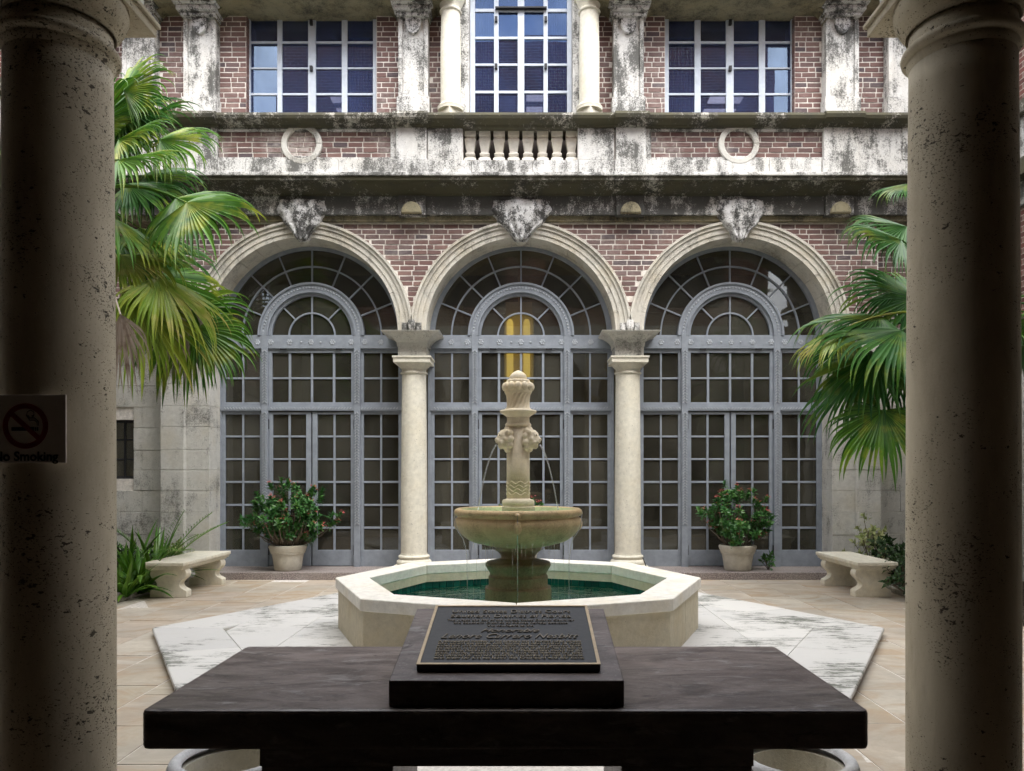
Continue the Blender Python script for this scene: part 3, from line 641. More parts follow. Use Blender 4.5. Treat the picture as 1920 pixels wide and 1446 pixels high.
# --- arched screens: fanlight, transoms, sidelights, doors
SP = 1400 / YD
def o2x(c, o): return c + o / SP
def py2z(py): return PZ(py, YD)
drows = [(777.5, 817), (820.5, 859.5), (863, 902), (906, 945), (949, 987.5), (991.8, 1031)]
trows = [(662.5, 708), (711.5, 755)]
def zr(l): return [(py2z(c), py2z(a)) for a, c in l][::-1]
nm = ['left', 'centre', 'right']
for k, c in enumerate(cs):
    zf = py2z(631)                        # fan base
    scr = B(); y0, y1 = YD - .06, YD + .05
    for o_ in (-86, 86): scr.box(o2x(c, o_ - 6), o2x(c, o_ + 6), YD - .085, y1, .1, zf + .06)
    for sg in (-1, 1):
        a, d_ = sorted((o2x(c, sg * 168), c + sg * (RI + .03))); scr.box(a, d_, y0, y1, .1, zf)
    scr.box(c - RI, c + RI, YD - .075, y1, py2z(655), py2z(632)); scr.box(c - RI, c + RI, YD - .07, y1, py2z(771), py2z(762))
    for (r0, r1, yy) in ((168, 178, y0), (161, 168, y0 + .015), (171, 174, y0 - .02)): scr.sector(c, zf, r0 / SP, r1 / SP if r1 < 178 else RI + .03, 0, math.pi, yy, y1, 48)
    for (r0, r1, yy) in ((81, 97, YD - .075), (95, 99, YD - .095), (80, 83.5, YD - .09), (74.5, 80, YD - .05)): scr.sector(c, zf, r0 / SP, r1 / SP, 0, math.pi, yy, y1, 48)
    scr.sector(c, zf, 128.5 / SP, 131.5 / SP, 0, math.pi, YD - .03, YD + .02, 48)
    scr.sector(c, zf, 41.5 / SP, 44.5 / SP, 0, math.pi, YD - .03, YD + .02, 32)
    def spoke(r0, r1, a):
        mt = Matrix.Translation((c, 0, zf)) @ Matrix.Rotation(-a, 4, 'Y'); scr.box(r0 / SP, r1 / SP, YD - .028, YD + .02, -.011, .011, mt)
    for i in range(1, 8): spoke(98, 162, math.pi * i / 8)
    for i in range(1, 4): spoke(44 if i != 2 else 0, 76, math.pi * i / 4)
    scr.box(c - 168 / SP, c + 168 / SP, YD - .05, y1, zf - .012, zf + .012)
    sc = scr.obj('arched_screen', 'paint', bld, bev=.003); sc['label'] = '%s arched screen of blue grey frames with fanlight' % nm[k]
    for (r0, r1, n) in ((131, 162, 8), (98, 129, 8), (44, 75, 4), (1, 42, 2)):
        for i in range(n):
            a0, a1 = math.pi * i / n, math.pi * (i + 1) / n
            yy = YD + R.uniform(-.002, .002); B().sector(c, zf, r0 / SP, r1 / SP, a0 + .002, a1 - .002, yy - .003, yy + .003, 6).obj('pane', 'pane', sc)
    # rosettes, chevron ornament on mullions and band
    orn = B()
    for o_ in (-130, -100, -75, -40, -18, 0, 18, 40, 75, 100, 130):
        X = o2x(c, o_); z = py2z(643.5)
        if abs(o_) in (130, 100, 75, 40, 0):
            for i in range(6): orn.sphere((X + .028 * math.cos(i * 1.047), YD - .076, z + .028 * math.sin(i * 1.047)), .017, 6, 4, (1, .6, 1))
        orn.sphere((X, YD - .076, z), .016, 6, 4, (1, .7, 1))
    for i in range(60):
        X = o2x(c, -160 + 320 * i / 59)
        if abs(abs(X - c) - 86 / SP) > .07: orn.box(-.02, .02, YD - .078, YD - .065, -.005, .005, Matrix.Translation((X, 0, py2z(766.5))) @ Matrix.Rotation(.9 if i < 30 else -.9, 4, 'Y'))
    for o_ in (-86, 86):
        z = .75
        while z < zf - .05:
            if abs(z - py2z(643)) > .12 and abs(z - py2z(766)) > .06:
                for s in (-1, 1): orn.box(-.024, .024, YD - .098, YD - .08, -.007, .007, Matrix.Translation((o2x(c, o_) + s * .016, 0, z)) @ Matrix.Rotation(s * .8, 4, 'Y'))
            z += .042
    for i in range(48):
        a = math.pi * (i + .5) / 48; orn.sphere((c + 89 / SP * math.cos(a), YD - .077, zf + 89 / SP * math.sin(a)), .017, 6, 4, (1, .6, 1))
    orn.obj('cast_ornament', 'paintl', sc)['kind'] = 'stuff'
    for sg in (-1, 1):
        g = [(o2x(c, -162), o2x(c, -131)), (o2x(c, -127.5), o2x(c, -97))]
        if sg > 0: g = [(2 * c - b_, 2 * c - a_) for a_, b_ in g][::-1]
        xs_ = sorted((o2x(c, sg * 168), o2x(c, sg * 92)))
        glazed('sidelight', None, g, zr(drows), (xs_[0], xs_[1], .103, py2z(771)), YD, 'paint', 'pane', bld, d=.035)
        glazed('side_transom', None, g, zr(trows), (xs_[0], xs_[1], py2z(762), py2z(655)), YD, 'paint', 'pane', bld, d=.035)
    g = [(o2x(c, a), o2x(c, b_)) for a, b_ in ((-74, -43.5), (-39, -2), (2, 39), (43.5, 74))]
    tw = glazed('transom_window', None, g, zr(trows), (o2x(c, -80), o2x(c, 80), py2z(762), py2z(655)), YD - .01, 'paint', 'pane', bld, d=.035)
    for o_ in (-52, 52): B().box(o2x(c, o_ - 6), o2x(c, o_ + 6), YD - .075, YD - .02, py2z(657.5), py2z(655)).obj('hinge', 'dark', tw)
    for sg in (-1, 1):
        g = [(o2x(c, -73), o2x(c, -44)), (o2x(c, -40), o2x(c, -10.5))]
        if sg > 0: g = [(2 * c - b_, 2 * c - a_) for a_, b_ in g][::-1]
        xs_ = sorted((o2x(c, sg * 80), o2x(c, sg * .8)))
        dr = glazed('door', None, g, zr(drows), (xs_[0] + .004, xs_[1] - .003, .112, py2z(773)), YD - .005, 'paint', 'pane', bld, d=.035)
        for py in (787, 1022):
            X = o2x(c, sg * 80); B().tube([(X, YD - .055, py2z(py + 18)), (X, YD - .055, py2z(py))], .012, 8).obj('hinge', 'dark', dr)

# --- rooms behind the glazing
rm = B().box(-6.2, 6.0, 16.5, 16.7, 0, 5.2).box(-6.4, -6.2, 11.35, 16.5, 0, 5.2).box(6.0, 6.2, 11.35, 16.5, 0, 5.2).box(-6.4, 6.2, 11.36, 16.7, 5.2, 5.4).obj('inner_room', 'room', bld)
B().box(-6.2, 6.0, 11.3, 16.5, 0, .1).obj('inner_floor', 'roomfl', bld)
for X in (-4.7, -1.6, 1.5, 4.6): B().box(X - .35, X + .35, 13.9, 14.5, .1, 4.4).box(X - .45, X + .45, 13.8, 14.6, 4.4, 4.6).obj('inner_pier', 'room', bld)
B().box(-6.2, 6.0, 13.95, 14.45, 4.602, 5.2).obj('inner_beam', 'roomfl', bld)
B().box(-6.6, 6.4, 14.8, 15.0, 5.4, 9.5).box(-6.6, 6.4, 11.4, 15, 9.0, 9.2).box(-6.6, 6.4, 11.4, 15, 5.42, 5.6).obj('upper_room', 'wall2', bld)
lp = thing('wall_lamp', 'glowing twin tube lamp seen through the centre arched door', 'lamp', (PX(973, 13.4), 13.4, 3.0))
for o_ in (-.16, .14):
    X = PX(973, 13.4) + o_; B().lathe([(.03, PZ(712, 13.4)), (.06, PZ(706, 13.4)), (.06, PZ(606, 13.4)), (.03, PZ(600, 13.4))], 16, (X, 13.35, 0)).obj('glowing_tube', 'lamp', lp, smooth=True)
B().lathe([(.2, PZ(722, 13.4)), (.26, PZ(718, 13.4)), (.265, PZ(660, 13.4)), (.26, PZ(598, 13.4)), (.2, PZ(592, 13.4))], 32, (PX(973, 13.4), 13.4, 0)).obj('frosted_drum', 'drum', lp, smooth=True)
B().box(PX(973, 13.4) - .24, PX(973, 13.4) + .24, 13.5, 13.55, 2.7, 4.6).tube([(PX(973, 13.4), 13.45, 4.3), (PX(973, 13.4), 13.45, 5.2)], .015).obj('backplate', 'gold', lp)
for px, py, w_, lab in ((635, 181, 40, 'left'), (1003, 178, 34, 'centre'), (1365, 182, 66, 'right')):
    Y = 12.4; X = PX(px, Y); z = PZ(py, Y)
    t = thing('ceiling_light', 'lit fluorescent ceiling panel seen through the %s upper window' % lab, 'ceiling light', (X, Y, z))
    for i in range(2): B().box(X - w_ / 240 , X + w_ / 240, Y + i * .5, Y + .28 + i * .5, z + .03, z + .05).obj('light_panel', 'tube', t)
    B().box(X - w_ / 220, X + w_ / 220, Y - .05, Y + .85, z + .052, z + .1).obj('housing', 'wall2', t)
for (px0, px1, lab) in ((884, 930, 'left side of the centre'), (1026, 1070, 'right side of the centre'), (1250, 1306, 'left edge of the right'), (650, 704, 'right edge of the left')):
    Y = 11.32; vs = []; n = 40
    for i in range(n + 1):
        X = PX(px0, Y) + (PX(px1, Y) - PX(px0, Y)) * i / n; yy = Y + .025 * math.sin(i * 1.6)
        vs += [(X, yy, 6.4), (X, yy, 8.9 if 'centre' in lab else 8.1), (X, yy + .006, 8.9 if 'centre' in lab else 8.1), (X, yy + .006, 6.4)]
    fs = [q for i in range(n) for o_ in [i * 4] for q in ((o_, o_ + 4, o_ + 5, o_ + 1), (o_ + 2, o_ + 6, o_ + 7, o_ + 3), (o_ + 1, o_ + 5, o_ + 6, o_ + 2), (o_ + 3, o_ + 7, o_ + 4, o_))]
    tag(ob('curtain', mesh('curtain', vs, fs, 'curtain', True)), 'blue pleated curtain behind the %s upper window' % lab, 'curtain')

# --- emit the bricks: the largest-looking 300 singly, the rest joined per wall
def bscore(b): return (b[1] - b[0]) / b[3] * (2 if b[5] == 'brickp' else (1.4 if abs((b[0] + b[1]) / 2) < 4.9 else .6))
bricklist.sort(key=bscore, reverse=True)
bmeshes = {}
for mm in ('brick', 'brickp'):
    bmeshes[mm] = []
    for v in range(4):
        b = B().box(-.5, .5, -.01, .03, -.0285, .0285, None, .0); b2 = bmesh.new()
        me = mesh('brick', b.v, b.f, mm); b2.from_mesh(me)
        for vv in b2.verts:
            vv.co.z += R.uniform(-.0025, .0025); vv.co.y += R.uniform(-.002, .002)
        b2.to_mesh(me); b2.free(); bmeshes[mm].append(me)
rest = {}
for i, (a, c, z, yf, parent, mm) in enumerate(bricklist):
    w_ = c - a - .0155
    if w_ < .02: continue
    cx = (a + c) / 2; j = R.uniform(-.003, .003)
    if i < 300:
        o = ob('brick', R.choice(bmeshes[mm]), parent, (cx, yf + .01 + j, z)); o.scale = (w_, 1, 1); o.rotation_euler = (0, R.uniform(-.006, .006), R.uniform(-.012, .012))
    else:
        q = rest.setdefault((parent, mm), B()); t = R.uniform(-.002, .002)
        q.add([(x_, y_ + j, z_ + t + R.uniform(-.0015, .0015)) for x_ in (cx - w_ / 2, cx + w_ / 2) for y_ in (yf, yf + .03) for z_ in (z - .0285, z + .0285)], [(0, 1, 3, 2), (4, 6, 7, 5), (0, 4, 5, 1), (2, 3, 7, 6), (0, 2, 6, 4), (1, 5, 7, 3)])
for (parent, mm), q in rest.items(): o = q.obj('further_bricks', mm, parent); o['kind'] = 'stuff'

# ================================================================ SIDE WINGS AND LOGGIA
for s, lab in ((-1, 'left'), (1, 'right')):
    t = thing('side_wing', 'brick and stone side wing closing the courtyard on the %s' % lab, 'building', (s * 6.75, 7, 0)); a, c = sorted((s * 6.75, s * 9.5))
    B().box(a, c, 3.3, 10.9, 3.4, 9.0).obj('brick_wall', 'bwall', t)
    B().box(a, c, 3.3, 10.9, 0, 3.4).obj('stone_base', 'jamb', t)
    for z0, z1, e, m_ in ((3.35, 3.6, .08, 'mossy'), (5.1, 5.43, .06, 'frieze'), (5.43, 5.65, .22, 'mossy'), (5.66, 6.3, .05, 'white'), (6.3, 6.47, .15, 'mossy'), (8.3, 9.1, .2, 'white')):
        a, c = sorted((s * (6.75 - e), s * 9.4)); B().box(a, c, 3.32, 10.2, z0, z1).obj('stone_band', m_, t)
lg = thing('loggia_wing', 'plain brick wing with the shaded loggia the view is taken from', 'building', (0, 0, 0))
for ac in (-3.685, -.059, 3.567):
    vs = []; fs = []; n = 32; ra = 1.60
    for i in range(n + 1):
        t = math.pi * i / n; X = ac - ra * math.cos(t); z = 3.424 + ra * math.sin(t)
        vs += [(X, 2.76, z), (X, 3.24, z), (X, 2.76, 5.3), (X, 3.24, 5.3)]
    for i in range(n): o_ = i * 4; fs += [(o_, o_ + 1, o_ + 5, o_ + 4), (o_, o_ + 4, o_ + 6, o_ + 2), (o_ + 1, o_ + 3, o_ + 7, o_ + 5)]
    b = B(); b.add(vs, fs); b.obj('arcade_arch', 'jamb', lg, auto=True)
for X in (-5.498, -1.872, 1.754, 5.38): B().box(X - .213, X + .213, 2.76, 3.24, 3.4236, 5.3).obj('arcade_spandrel', 'jamb', lg)
B().box(-6.7, 6.7, -2.3, 2.75, 5.1, 5.3).obj('ceiling', 'wall2', lg)
B().box(-6.7, 6.7, -2.6, -2.3, 0, 5.3).obj('rear_wall', 'wall2', lg)
B().box(-6.9, -5.6, -2.3, 3.24, 0, 5.29).box(5.5, 6.9, -2.3, 3.24, 0, 5.29).obj('end_wall', 'wall2', lg)
B().box(-6.25, 6.25, -2.6, 3.2, 5.301, 12.6).obj('brick_upper_wall', 'bwall', lg)
for X in (-4.2, -1.4, 1.4, 4.2): B().box(X - .9, X + .9, 3.15, 3.22, 5.8, 8.4).obj('blind_window', 'dark', lg)

# foreground columns
YC = 3.0
for X, lab in ((-1.872, 'pitted tan limestone column with a no smoking sign on it'), (1.754, 'pitted tan limestone column in deep shade at the right')):
    t = thing('stone_column', lab, 'column', (X, YC, 0), 'loggia columns')
    b = B()
    prof = [(.205, 0)] + [(.205 - .012 * max(0, (z - .9) / 2.25) ** 1.6 - .002, z) for z in [i * .1 for i in range(1, 32)]]
    b.lathe(prof, 96, (X, YC, 0)).obj('shaft', 'pitted', t, smooth=True)
    def torus_pts(r, z, h): return [(r - h * .5 + h * .5 * math.cos(a), z + h / 2 * math.sin(a)) for a in [-math.pi / 2 + math.pi * i / 6 for i in range(7)]]
    pr = [(.188, 3.09)] + [(.192, 3.10), (.197, 3.115), (.201, 3.13)] + torus_pts(.222, 3.158, .046) + [(.195, 3.185), (.192, 3.20), (.192, 3.24)]
    b = B().lathe(pr, 96, (X, YC, 0)).obj('necking', 'pitted', t, smooth=True)
    pr = [(.190, 3.335), (.203, 3.24), (.205, 3.255), (.212, 3.262), (.226, 3.28), (.242, 3.31), (.250, 3.34), (.250, 3.362)]
    B().lathe(pr, 96, (X, YC, 0)).obj('echinus', 'pitted', t, smooth=True)
    B().box(X - .262, X + .262, YC - .262, YC + .262, 3.364, 3.405).box(X - .275, X + .275, YC - .275, YC + .275, 3.4051, 3.4235).obj('abacus', 'pitted', t, bev=.003)
# no smoking sign
def text(body, size, m, extr=.001, align='CENTER', shear=0.0, name='lettering', sx=1.0, font_bold=0.0):
    cu = bpy.data.curves.new(name, 'FONT'); cu.body = body; cu.size = size; cu.extrude = extr; cu.align_x = align; cu.shear = shear; cu.offset = font_bold; cu.resolution_u = 3
    o = bpy.data.objects.new(name, cu); COL.objects.link(o); dg = bpy.context.evaluated_depsgraph_get()
    me = bpy.data.meshes.new_from_object(o.evaluated_get(dg)); bpy.data.objects.remove(o); me.materials.clear(); me.materials.append(M[m])
    for v in me.vertices: v.co.x *= sx
    return me
sgY = 2.788; sp = FPX / sgY; sx0 = PX(48, sgY)
sg = thing('no_smoking_sign', 'square no smoking sign fixed to the left column', 'sign', (sx0, sgY, PZ(868, sgY)))
B().box(sx0 - .15, sx0 + .15, sgY, sgY + .006, PZ(868, sgY), PZ(740, sgY)).obj('plate', 'signw', sg, bev=.002)
zc = PZ(799, sgY)
B().sector(sx0, zc, 33 / sp, 42.5 / sp, 0, 2 * math.pi, sgY - .002, sgY - .0005, 48).obj('prohibition_ring', 'red', sg)
B().box(-37 / sp, 37 / sp, sgY - .0035, sgY - .0022, -4.5 / sp, 4.5 / sp, Matrix.Translation((sx0, 0, zc)) @ Matrix.Rotation(rad(42), 4, 'Y')).obj('prohibition_bar', 'red', sg)
B().box(sx0 - 26 / sp, sx0 + 16 / sp, sgY - .002, sgY - .001, zc - 9 / sp, zc - 2 / sp).box(sx0 + 17.5 / sp, sx0 + 20 / sp, sgY - .002, sgY - .001, zc - 9 / sp, zc - 2 / sp).box(sx0 + 21.5 / sp, sx0 + 24 / sp, sgY - .002, sgY - .001, zc - 9 / sp, zc - 2 / sp).obj('cigarette', 'black', sg)
for off in (0, 4):
    pts = [(sx0 + (22 + off * .6) / sp, sgY - .0015, zc + 1 / sp), (sx0 + (22 + off * .6) / sp, sgY - .0015, zc + (7 + off * .5) / sp), (sx0 + 17 / sp, sgY - .0015, zc + (11 + off) / sp), (sx0 + 8 / sp, sgY - .0015, zc + (11 + off) / sp), (sx0 + 6 / sp, sgY - .0015, zc + (15 + off) / sp), (sx0 + 2 / sp, sgY - .0015, zc + 20 / sp), (sx0 + 4 / sp, sgY - .0015, zc + 27 / sp), (sx0 + 10 / sp, sgY - .0015, zc + 30 / sp), (sx0 + 16 / sp, sgY - .0015, zc + 26 / sp), (sx0 + 16 / sp, sgY - .0015, zc + 20 / sp), (sx0 + 12 / sp, sgY - .0015, zc + (15 + off) / sp)]
    B().tube(pts, .0017, 5).obj('smoke', 'black', sg)
me = text('No Smoking', .0485, 'black', .0006, font_bold=.0012); o = ob('lettering', me, sg, (sx0, sgY - .001, PZ(864, sgY))); o.rotation_euler = (math.pi / 2, 0, 0)

# ================================================================ TABLE, PLAQUE, POTS
TZ = .76; tf, tb = 2.2, 3.035
tl, tr_ = PX(263, tf), PX(1632, tf)
tab = thing('stone_table', 'long dark purple marble table in front of the fountain', 'table', ((tl + tr_) / 2, 2.6, 0))
bm_ = B(); n = 8
rr = .022
pts = []
for (cx_, cy_, a0) in ((tl + rr, tf + rr, math.pi), (tr_ - rr, tf + rr, 1.5 * math.pi), (tr_ - rr, tb - rr, 0), (tl + rr, tb - rr, .5 * math.pi)):
    for i in range(5): a = a0 + math.pi / 2 * i / 4; pts.append((cx_ + rr * math.cos(a), cy_ + rr * math.sin(a)))
B().prism(pts, 'z', TZ - .118, TZ).obj('slab', 'marble', tab, bev=.012)
py0 = 2.36; a0, a1 = PX(487, py0), PX(1413, py0)
B().box(a0, a1, py0, 2.9, PZ(1437, py0), TZ - .118).obj('apron', 'marble', tab)
for e0, e1 in ((a0 + .003, PX(737, py0)), (PX(1165, py0), a1 - .003)): B().box(e0, e1, py0 + .003, 2.897, 0, PZ(1437, py0)).obj('leg', 'marble', tab, bev=.006)
# plaque block
bx = PX(949.5, 2.236); hw = .353; bf, bb = 2.236, 2.825
pl = thing('memorial_plaque', 'dark bronze lettered plaque on a sloping marble block', 'plaque', (bx, 2.5, TZ))
B().prism([(bf, TZ + .0005), (bf, .838), (bb, .95), (bb, TZ + .0005)], 'x', bx - hw, bx + hw).obj('sloping_block', 'marble', pl, bev=.004)
sl = math.atan2(.95 - .838, bb - bf); MT = Matrix.Translation((bx + .005, 2.297, .838 + (2.297 - bf) * math.tan(sl))) @ Matrix.Rotation(sl, 4, 'X')
PW, PL = .282, .505
b = B().box(-PW, PW, 0, PL, .0005, .021, MT); b.obj('plate', 'plate', pl)
b = B(); e = .009
b.box(-PW - .001, PW + .001, -.001, e, .0212, .0245, MT).box(-PW - .001, PW + .001, PL - e, PL + .001, .0212, .0245, MT).box(-PW - .001, -PW + e, e, PL - e, .0212, .0245, MT).box(PW - e, PW + .001, e, PL - e, .0212, .0245, MT)
b.obj('border', 'gold', pl)
lines = [('United States District Court', .047, .430, .43, 0, 'lett'), ('Southern District of Florida', .045, .385, .43, 0, 'lett'),
         ('The judges and Bar of the United States District Court for', .022, .352, .45, 0, 'lett'), ('the Southern District of Florida hereby dedicate', .022, .327, .40, 0, 'lett'), ('this courtyard to the', .022, .302, .16, 0, 'lett'),
         ('Honorable', .048, .252, .20, .5, 'lett'), ('Lenore Carrero Nesbitt', .060, .200, .46, .5, 'lett')]
body = ['A distinguished member of the judiciary and a devoted public servant', 'who served the people with dignity and who inspired all those', 'around her and earned great respect. Her keen and generous spirit,', 'her wisdom in the courtroom and her love of justice will be with us', 'always in the memory of friends and colleagues who shared her life,', 'grace, charity, devotion and joy. Those who followed her path,', 'who admired her and who loved her, remember her with gratitude.', 'who knew her and we honor this Courtyard with her name']
for i, s_ in enumerate(body): lines.append((s_, .0225, .168 - i * .0185, .47, 0, 'body'))
for s_, size, yy, wid, sh, mm in lines:
    me = text(s_, size * .9, mm, .0014, shear=sh, font_bold=0)
    xs_ = [v.co.x for v in me.vertices]; k_ = wid / (max(xs_) - min(xs_)); mid = (max(xs_) + min(xs_)) / 2
    for v in me.vertices: v.co = MT @ Vector(((v.co.x - mid) * k_, v.co.y + yy, v.co.z + .0235))
    ob('lettering', me, pl)
for X, lab in ((PX(434, 3.12), 'grey round pot under the left end of the marble table'), (PX(1492, 3.12), 'grey round pot under the right end of the marble table')):
    t = thing('stone_pot', lab, 'pot', (X, 3.12, 0), 'pots under the table'); c = (X, 3.12, -.135)
    B().lathe([(.15, .135), (.165, .18), (.20, .28), (.215, .375), (.185, .375), (.17, .25), (.13, .16)], 40, c).obj('body', 'pot', t, auto=True)
    B().lathe([(.19, .365), (.21, .36), (.236, .372), (.247, .395), (.238, .415), (.22, .425), (.20, .42), (.19, .40)], 40, c, caps=False).obj('rim', 'potg', t, smooth=True)

# ================================================================ FOUNTAIN
FX, FY = AX - .0, 6.8
plat = thing('stone_platform', 'low white travertine platform under the fountain', 'platform', (FX, FY, 0))
hexa = [(FX + 3.335 * math.cos(math.pi / 3 * i), FY + 3.335 * math.sin(math.pi / 3 * i)) for i in range(6)]
def clip(poly, px, py, nx, ny):
    out = []
    for i in range(len(poly)):
        a, b_ = poly[i], poly[(i + 1) % len(poly)]; da = (a[0] - px) * nx + (a[1] - py) * ny; db = (b_[0] - px) * nx + (b_[1] - py) * ny
        if da >= 0: out.append(a)
        if da * db < 0: t = da / (da - db); out.append((a[0] + (b_[0] - a[0]) * t, a[1] + (b_[1] - a[1]) * t))
    return out
B().prism([(FX + (p[0] - FX) * .992, FY + (p[1] - FY) * .992) for p in hexa], 'z', -.005, .058).obj('platform_bed', 'kerb', plat)
# border slabs along each side and inner slabs
for i in range(6):
    a, b_ = Vector(hexa[i]), Vector(hexa[(i + 1) % 6]); ce = Vector((FX, FY)); wdt = .56
    ai, bi = a + (ce - a) * (wdt / (3.335 * .866)), b_ + (ce - b_) * (wdt / (3.335 * .866)); n = 3
    for j in range(n):
        p = [a.lerp(b_, j / n), a.lerp(b_, (j + 1) / n), ai.lerp(bi, (j + 1) / n), ai.lerp(bi, j / n)]; m_ = sum(p, Vector((0, 0))) / 4
        B().prism([tuple(m_ + (q - m_) * .996) for q in p], 'z', .03, .072 + R.uniform(-.001, .001)).obj('travertine_slab', 'traver', plat, bev=.012 if True else 0)
inner = [(FX + (p[0] - FX) * (1 - .56 / (3.335 * .866)), FY + (p[1] - FY) * (1 - .56 / (3.335 * .866))) for p in hexa]
x = FX - 2.6
k = 0
while x < FX + 2.6:
    y = FY - 2.4 - (.4 if k % 2 else 0)
    while y < FY + 2.4:
        p = inner
        for q in ((x, y, 1, 0), (x + .65, y, -1, 0), (x, y, 0, 1), (x, y + .8, 0, -1)): p = clip(p, *q) if p else p
        m_ = Vector((x + .325, y + .4)) - Vector((FX, FY))
        if len(p) > 2 and m_.length > 1.0:
            cen = (sum(q[0] for q in p) / len(p), sum(q[1] for q in p) / len(p))
            B().prism([(cen[0] + (q[0] - cen[0]) * .994, cen[1] + (q[1] - cen[1]) * .994) for q in p], 'z', .03, .070 + R.uniform(-.001, .001)).obj('travertine_slab', 'traver', plat, bev=.003)
        y += .8
    x += .65; k += 1
fo = thing('fountain', 'octagonal cream stone fountain with round bowl and carved pillar', 'fountain', (FX, FY, .07))
def octp(r, i): a = math.pi / 4 * i; return Vector((FX + r * math.cos(a), FY + r * math.sin(a)))
ZC = .527; zci = .39
bw = None
for i in range(8):
    p0, p1, q0, q1 = octp(1.64, i), octp(1.64, i + 1), octp(1.40, i), octp(1.40, i + 1)
    for j in range(2):
        t0, t1 = j / 2, (j + 1) / 2
        P = [p0.lerp(p1, t0 + (.002 if j else 0)), p0.lerp(p1, t1 - (0 if j else .002)), q0.lerp(q1, t1), q0.lerp(q1, t0)]
        B().prism([tuple(v) for v in P], 'z', .065, ZC - .095).obj('basin_panel', 'basin', fo, bev=.004)
    p0, p1, q0, q1 = octp(1.666, i), octp(1.666, i + 1), octp(1.356, i), octp(1.356, i + 1)
    P = [p0.lerp(p1, .0018), p0.lerp(p1, .9982), q0.lerp(q1, .9982), q0.lerp(q1, .0018)]
    B().prism([tuple(v) for v in P], 'z', zci + .042, ZC).obj('coping_stone', 'coping', fo, bev=.008)
    q0, q1 = octp(1.385, i), octp(1.385, i + 1); r0, r1 = octp(1.36, i), octp(1.36, i + 1)
    B().prism([tuple(v) for v in (octp(1.40, i), octp(1.40, i + 1), r0, r1)][:2] + [tuple(r1), tuple(r0)], 'z', .35, zci + .0425).obj('coping_drop', 'basin', fo)
    tl_ = B(); n = 14
    for j in range(n):
        for kk in range(3):
            a, b_ = q0.lerp(q1, (j + .03) / n), q0.lerp(q1, (j + .97) / n); c_, d_ = b_ + (Vector((FX, FY)) - b_) * .006, a + (Vector((FX, FY)) - a) * .006
            z0 = .35 - (kk + 1) * .075; tl_.prism([tuple(a), tuple(b_), tuple(c_), tuple(d_)], 'z', z0 + .002, z0 + .073)
    tl_.obj('tile_band', 'tile', fo)['kind'] = 'stuff'
B().prism([tuple(octp(1.40, i)) for i in range(8)], 'z', .068, .085).obj('pool_floor', 'pool', fo)
vs = []; fs = []; nr, na = 40, 96
for i in range(nr + 1):
    for j in range(na):
        a = 2 * math.pi * j / na; s_ = 1.385 * math.cos(math.pi / 8) / math.cos((a % (math.pi / 4)) - math.pi / 8); r = s_ * i / nr
        d = abs(r - .42); zz = .30 + .004 * math.sin(r * 55) * math.exp(-d * 1.5) + .006 * mnoise.noise(Vector((r * math.cos(a) * 7, r * math.sin(a) * 7, 3)))
        vs.append((FX + r * math.cos(a), FY + r * math.sin(a), zz))
fs = [(i * na + j, i * na + (j + 1) % na, (i + 1) * na + (j + 1) % na, (i + 1) * na + j) for i in range(nr) for j in range(na)]
ob('water_surface', mesh('water_surface', vs, fs, 'water', True), fo)
C0 = (FX, FY, 0)
def lob(a, z): 
    d = 1
    for q in range(4):
        da = (a - (math.pi / 2 * q) + math.pi) % (2 * math.pi) - math.pi; d -= .030 * math.exp(-(da / .10) ** 2)
    return d
def zf_(py): return PZ(py, FY)
def sprof(pts, n=4):      # smooth a profile (Catmull-Rom)
    out = []
    for i in range(len(pts) - 1):
        p0, p1, p2, p3 = [Vector(pts[min(max(i + d, 0), len(pts) - 1)]) for d in (-1, 0, 1, 2)]
        for j in range(n):
            t = j / n; out.append(tuple(.5 * ((2 * p1) + (p2 - p0) * t + (2 * p0 - 5 * p1 + 4 * p2 - p3) * t * t + (3 * p1 - p0 - 3 * p2 + p3) * t ** 3)))
    out.append(tuple(pts[-1])); return out
zb0 = .09
prof = [(.30, zb0), (.305, .30), (.305, zf_(1104)), (.30, zf_(1100)), (.275, zf_(1098)), (.272, zf_(1085)), (.275, zf_(1080)), (.262, zf_(1077)), (.262, zf_(1073)), (.275, zf_(1068)), (.298, zf_(1060)), (.30, zf_(1056)), (.285, zf_(1053)), (.22, zf_(1050)), (.165, zf_(1047)), (.157, zf_(1044)), (.165, zf_(1039)), (.19, zf_(1034)), (.215, zf_(1030)), (.22, zf_(1024))]
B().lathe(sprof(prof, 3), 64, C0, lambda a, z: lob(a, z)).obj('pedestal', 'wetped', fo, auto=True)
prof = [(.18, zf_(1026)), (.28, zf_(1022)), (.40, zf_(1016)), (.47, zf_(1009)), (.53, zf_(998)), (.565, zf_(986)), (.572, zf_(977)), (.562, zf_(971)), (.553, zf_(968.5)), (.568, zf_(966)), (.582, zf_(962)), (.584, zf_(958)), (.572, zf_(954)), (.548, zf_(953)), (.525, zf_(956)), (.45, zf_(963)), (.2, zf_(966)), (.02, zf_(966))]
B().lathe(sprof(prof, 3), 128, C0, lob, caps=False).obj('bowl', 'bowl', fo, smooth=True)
wv = B().lathe([(.54, zf_(955.0)), (.3, zf_(955.2)), (.01, zf_(955))], 64, C0, None, caps=False).obj('bowl_water', 'water', fo, smooth=True)
for q in range(4):
    a = math.pi / 2 * q; B().sphere((FX + .55 * math.cos(a), FY + .55 * math.sin(a), zf_(982)), .035, 12, 10, (1, 1, 1.7)).sphere((FX + .557 * math.cos(a), FY + .557 * math.sin(a), zf_(962)), .03, 10, 8, (1, 1, .9)).obj('bowl_boss', 'bowl', fo, smooth=True)
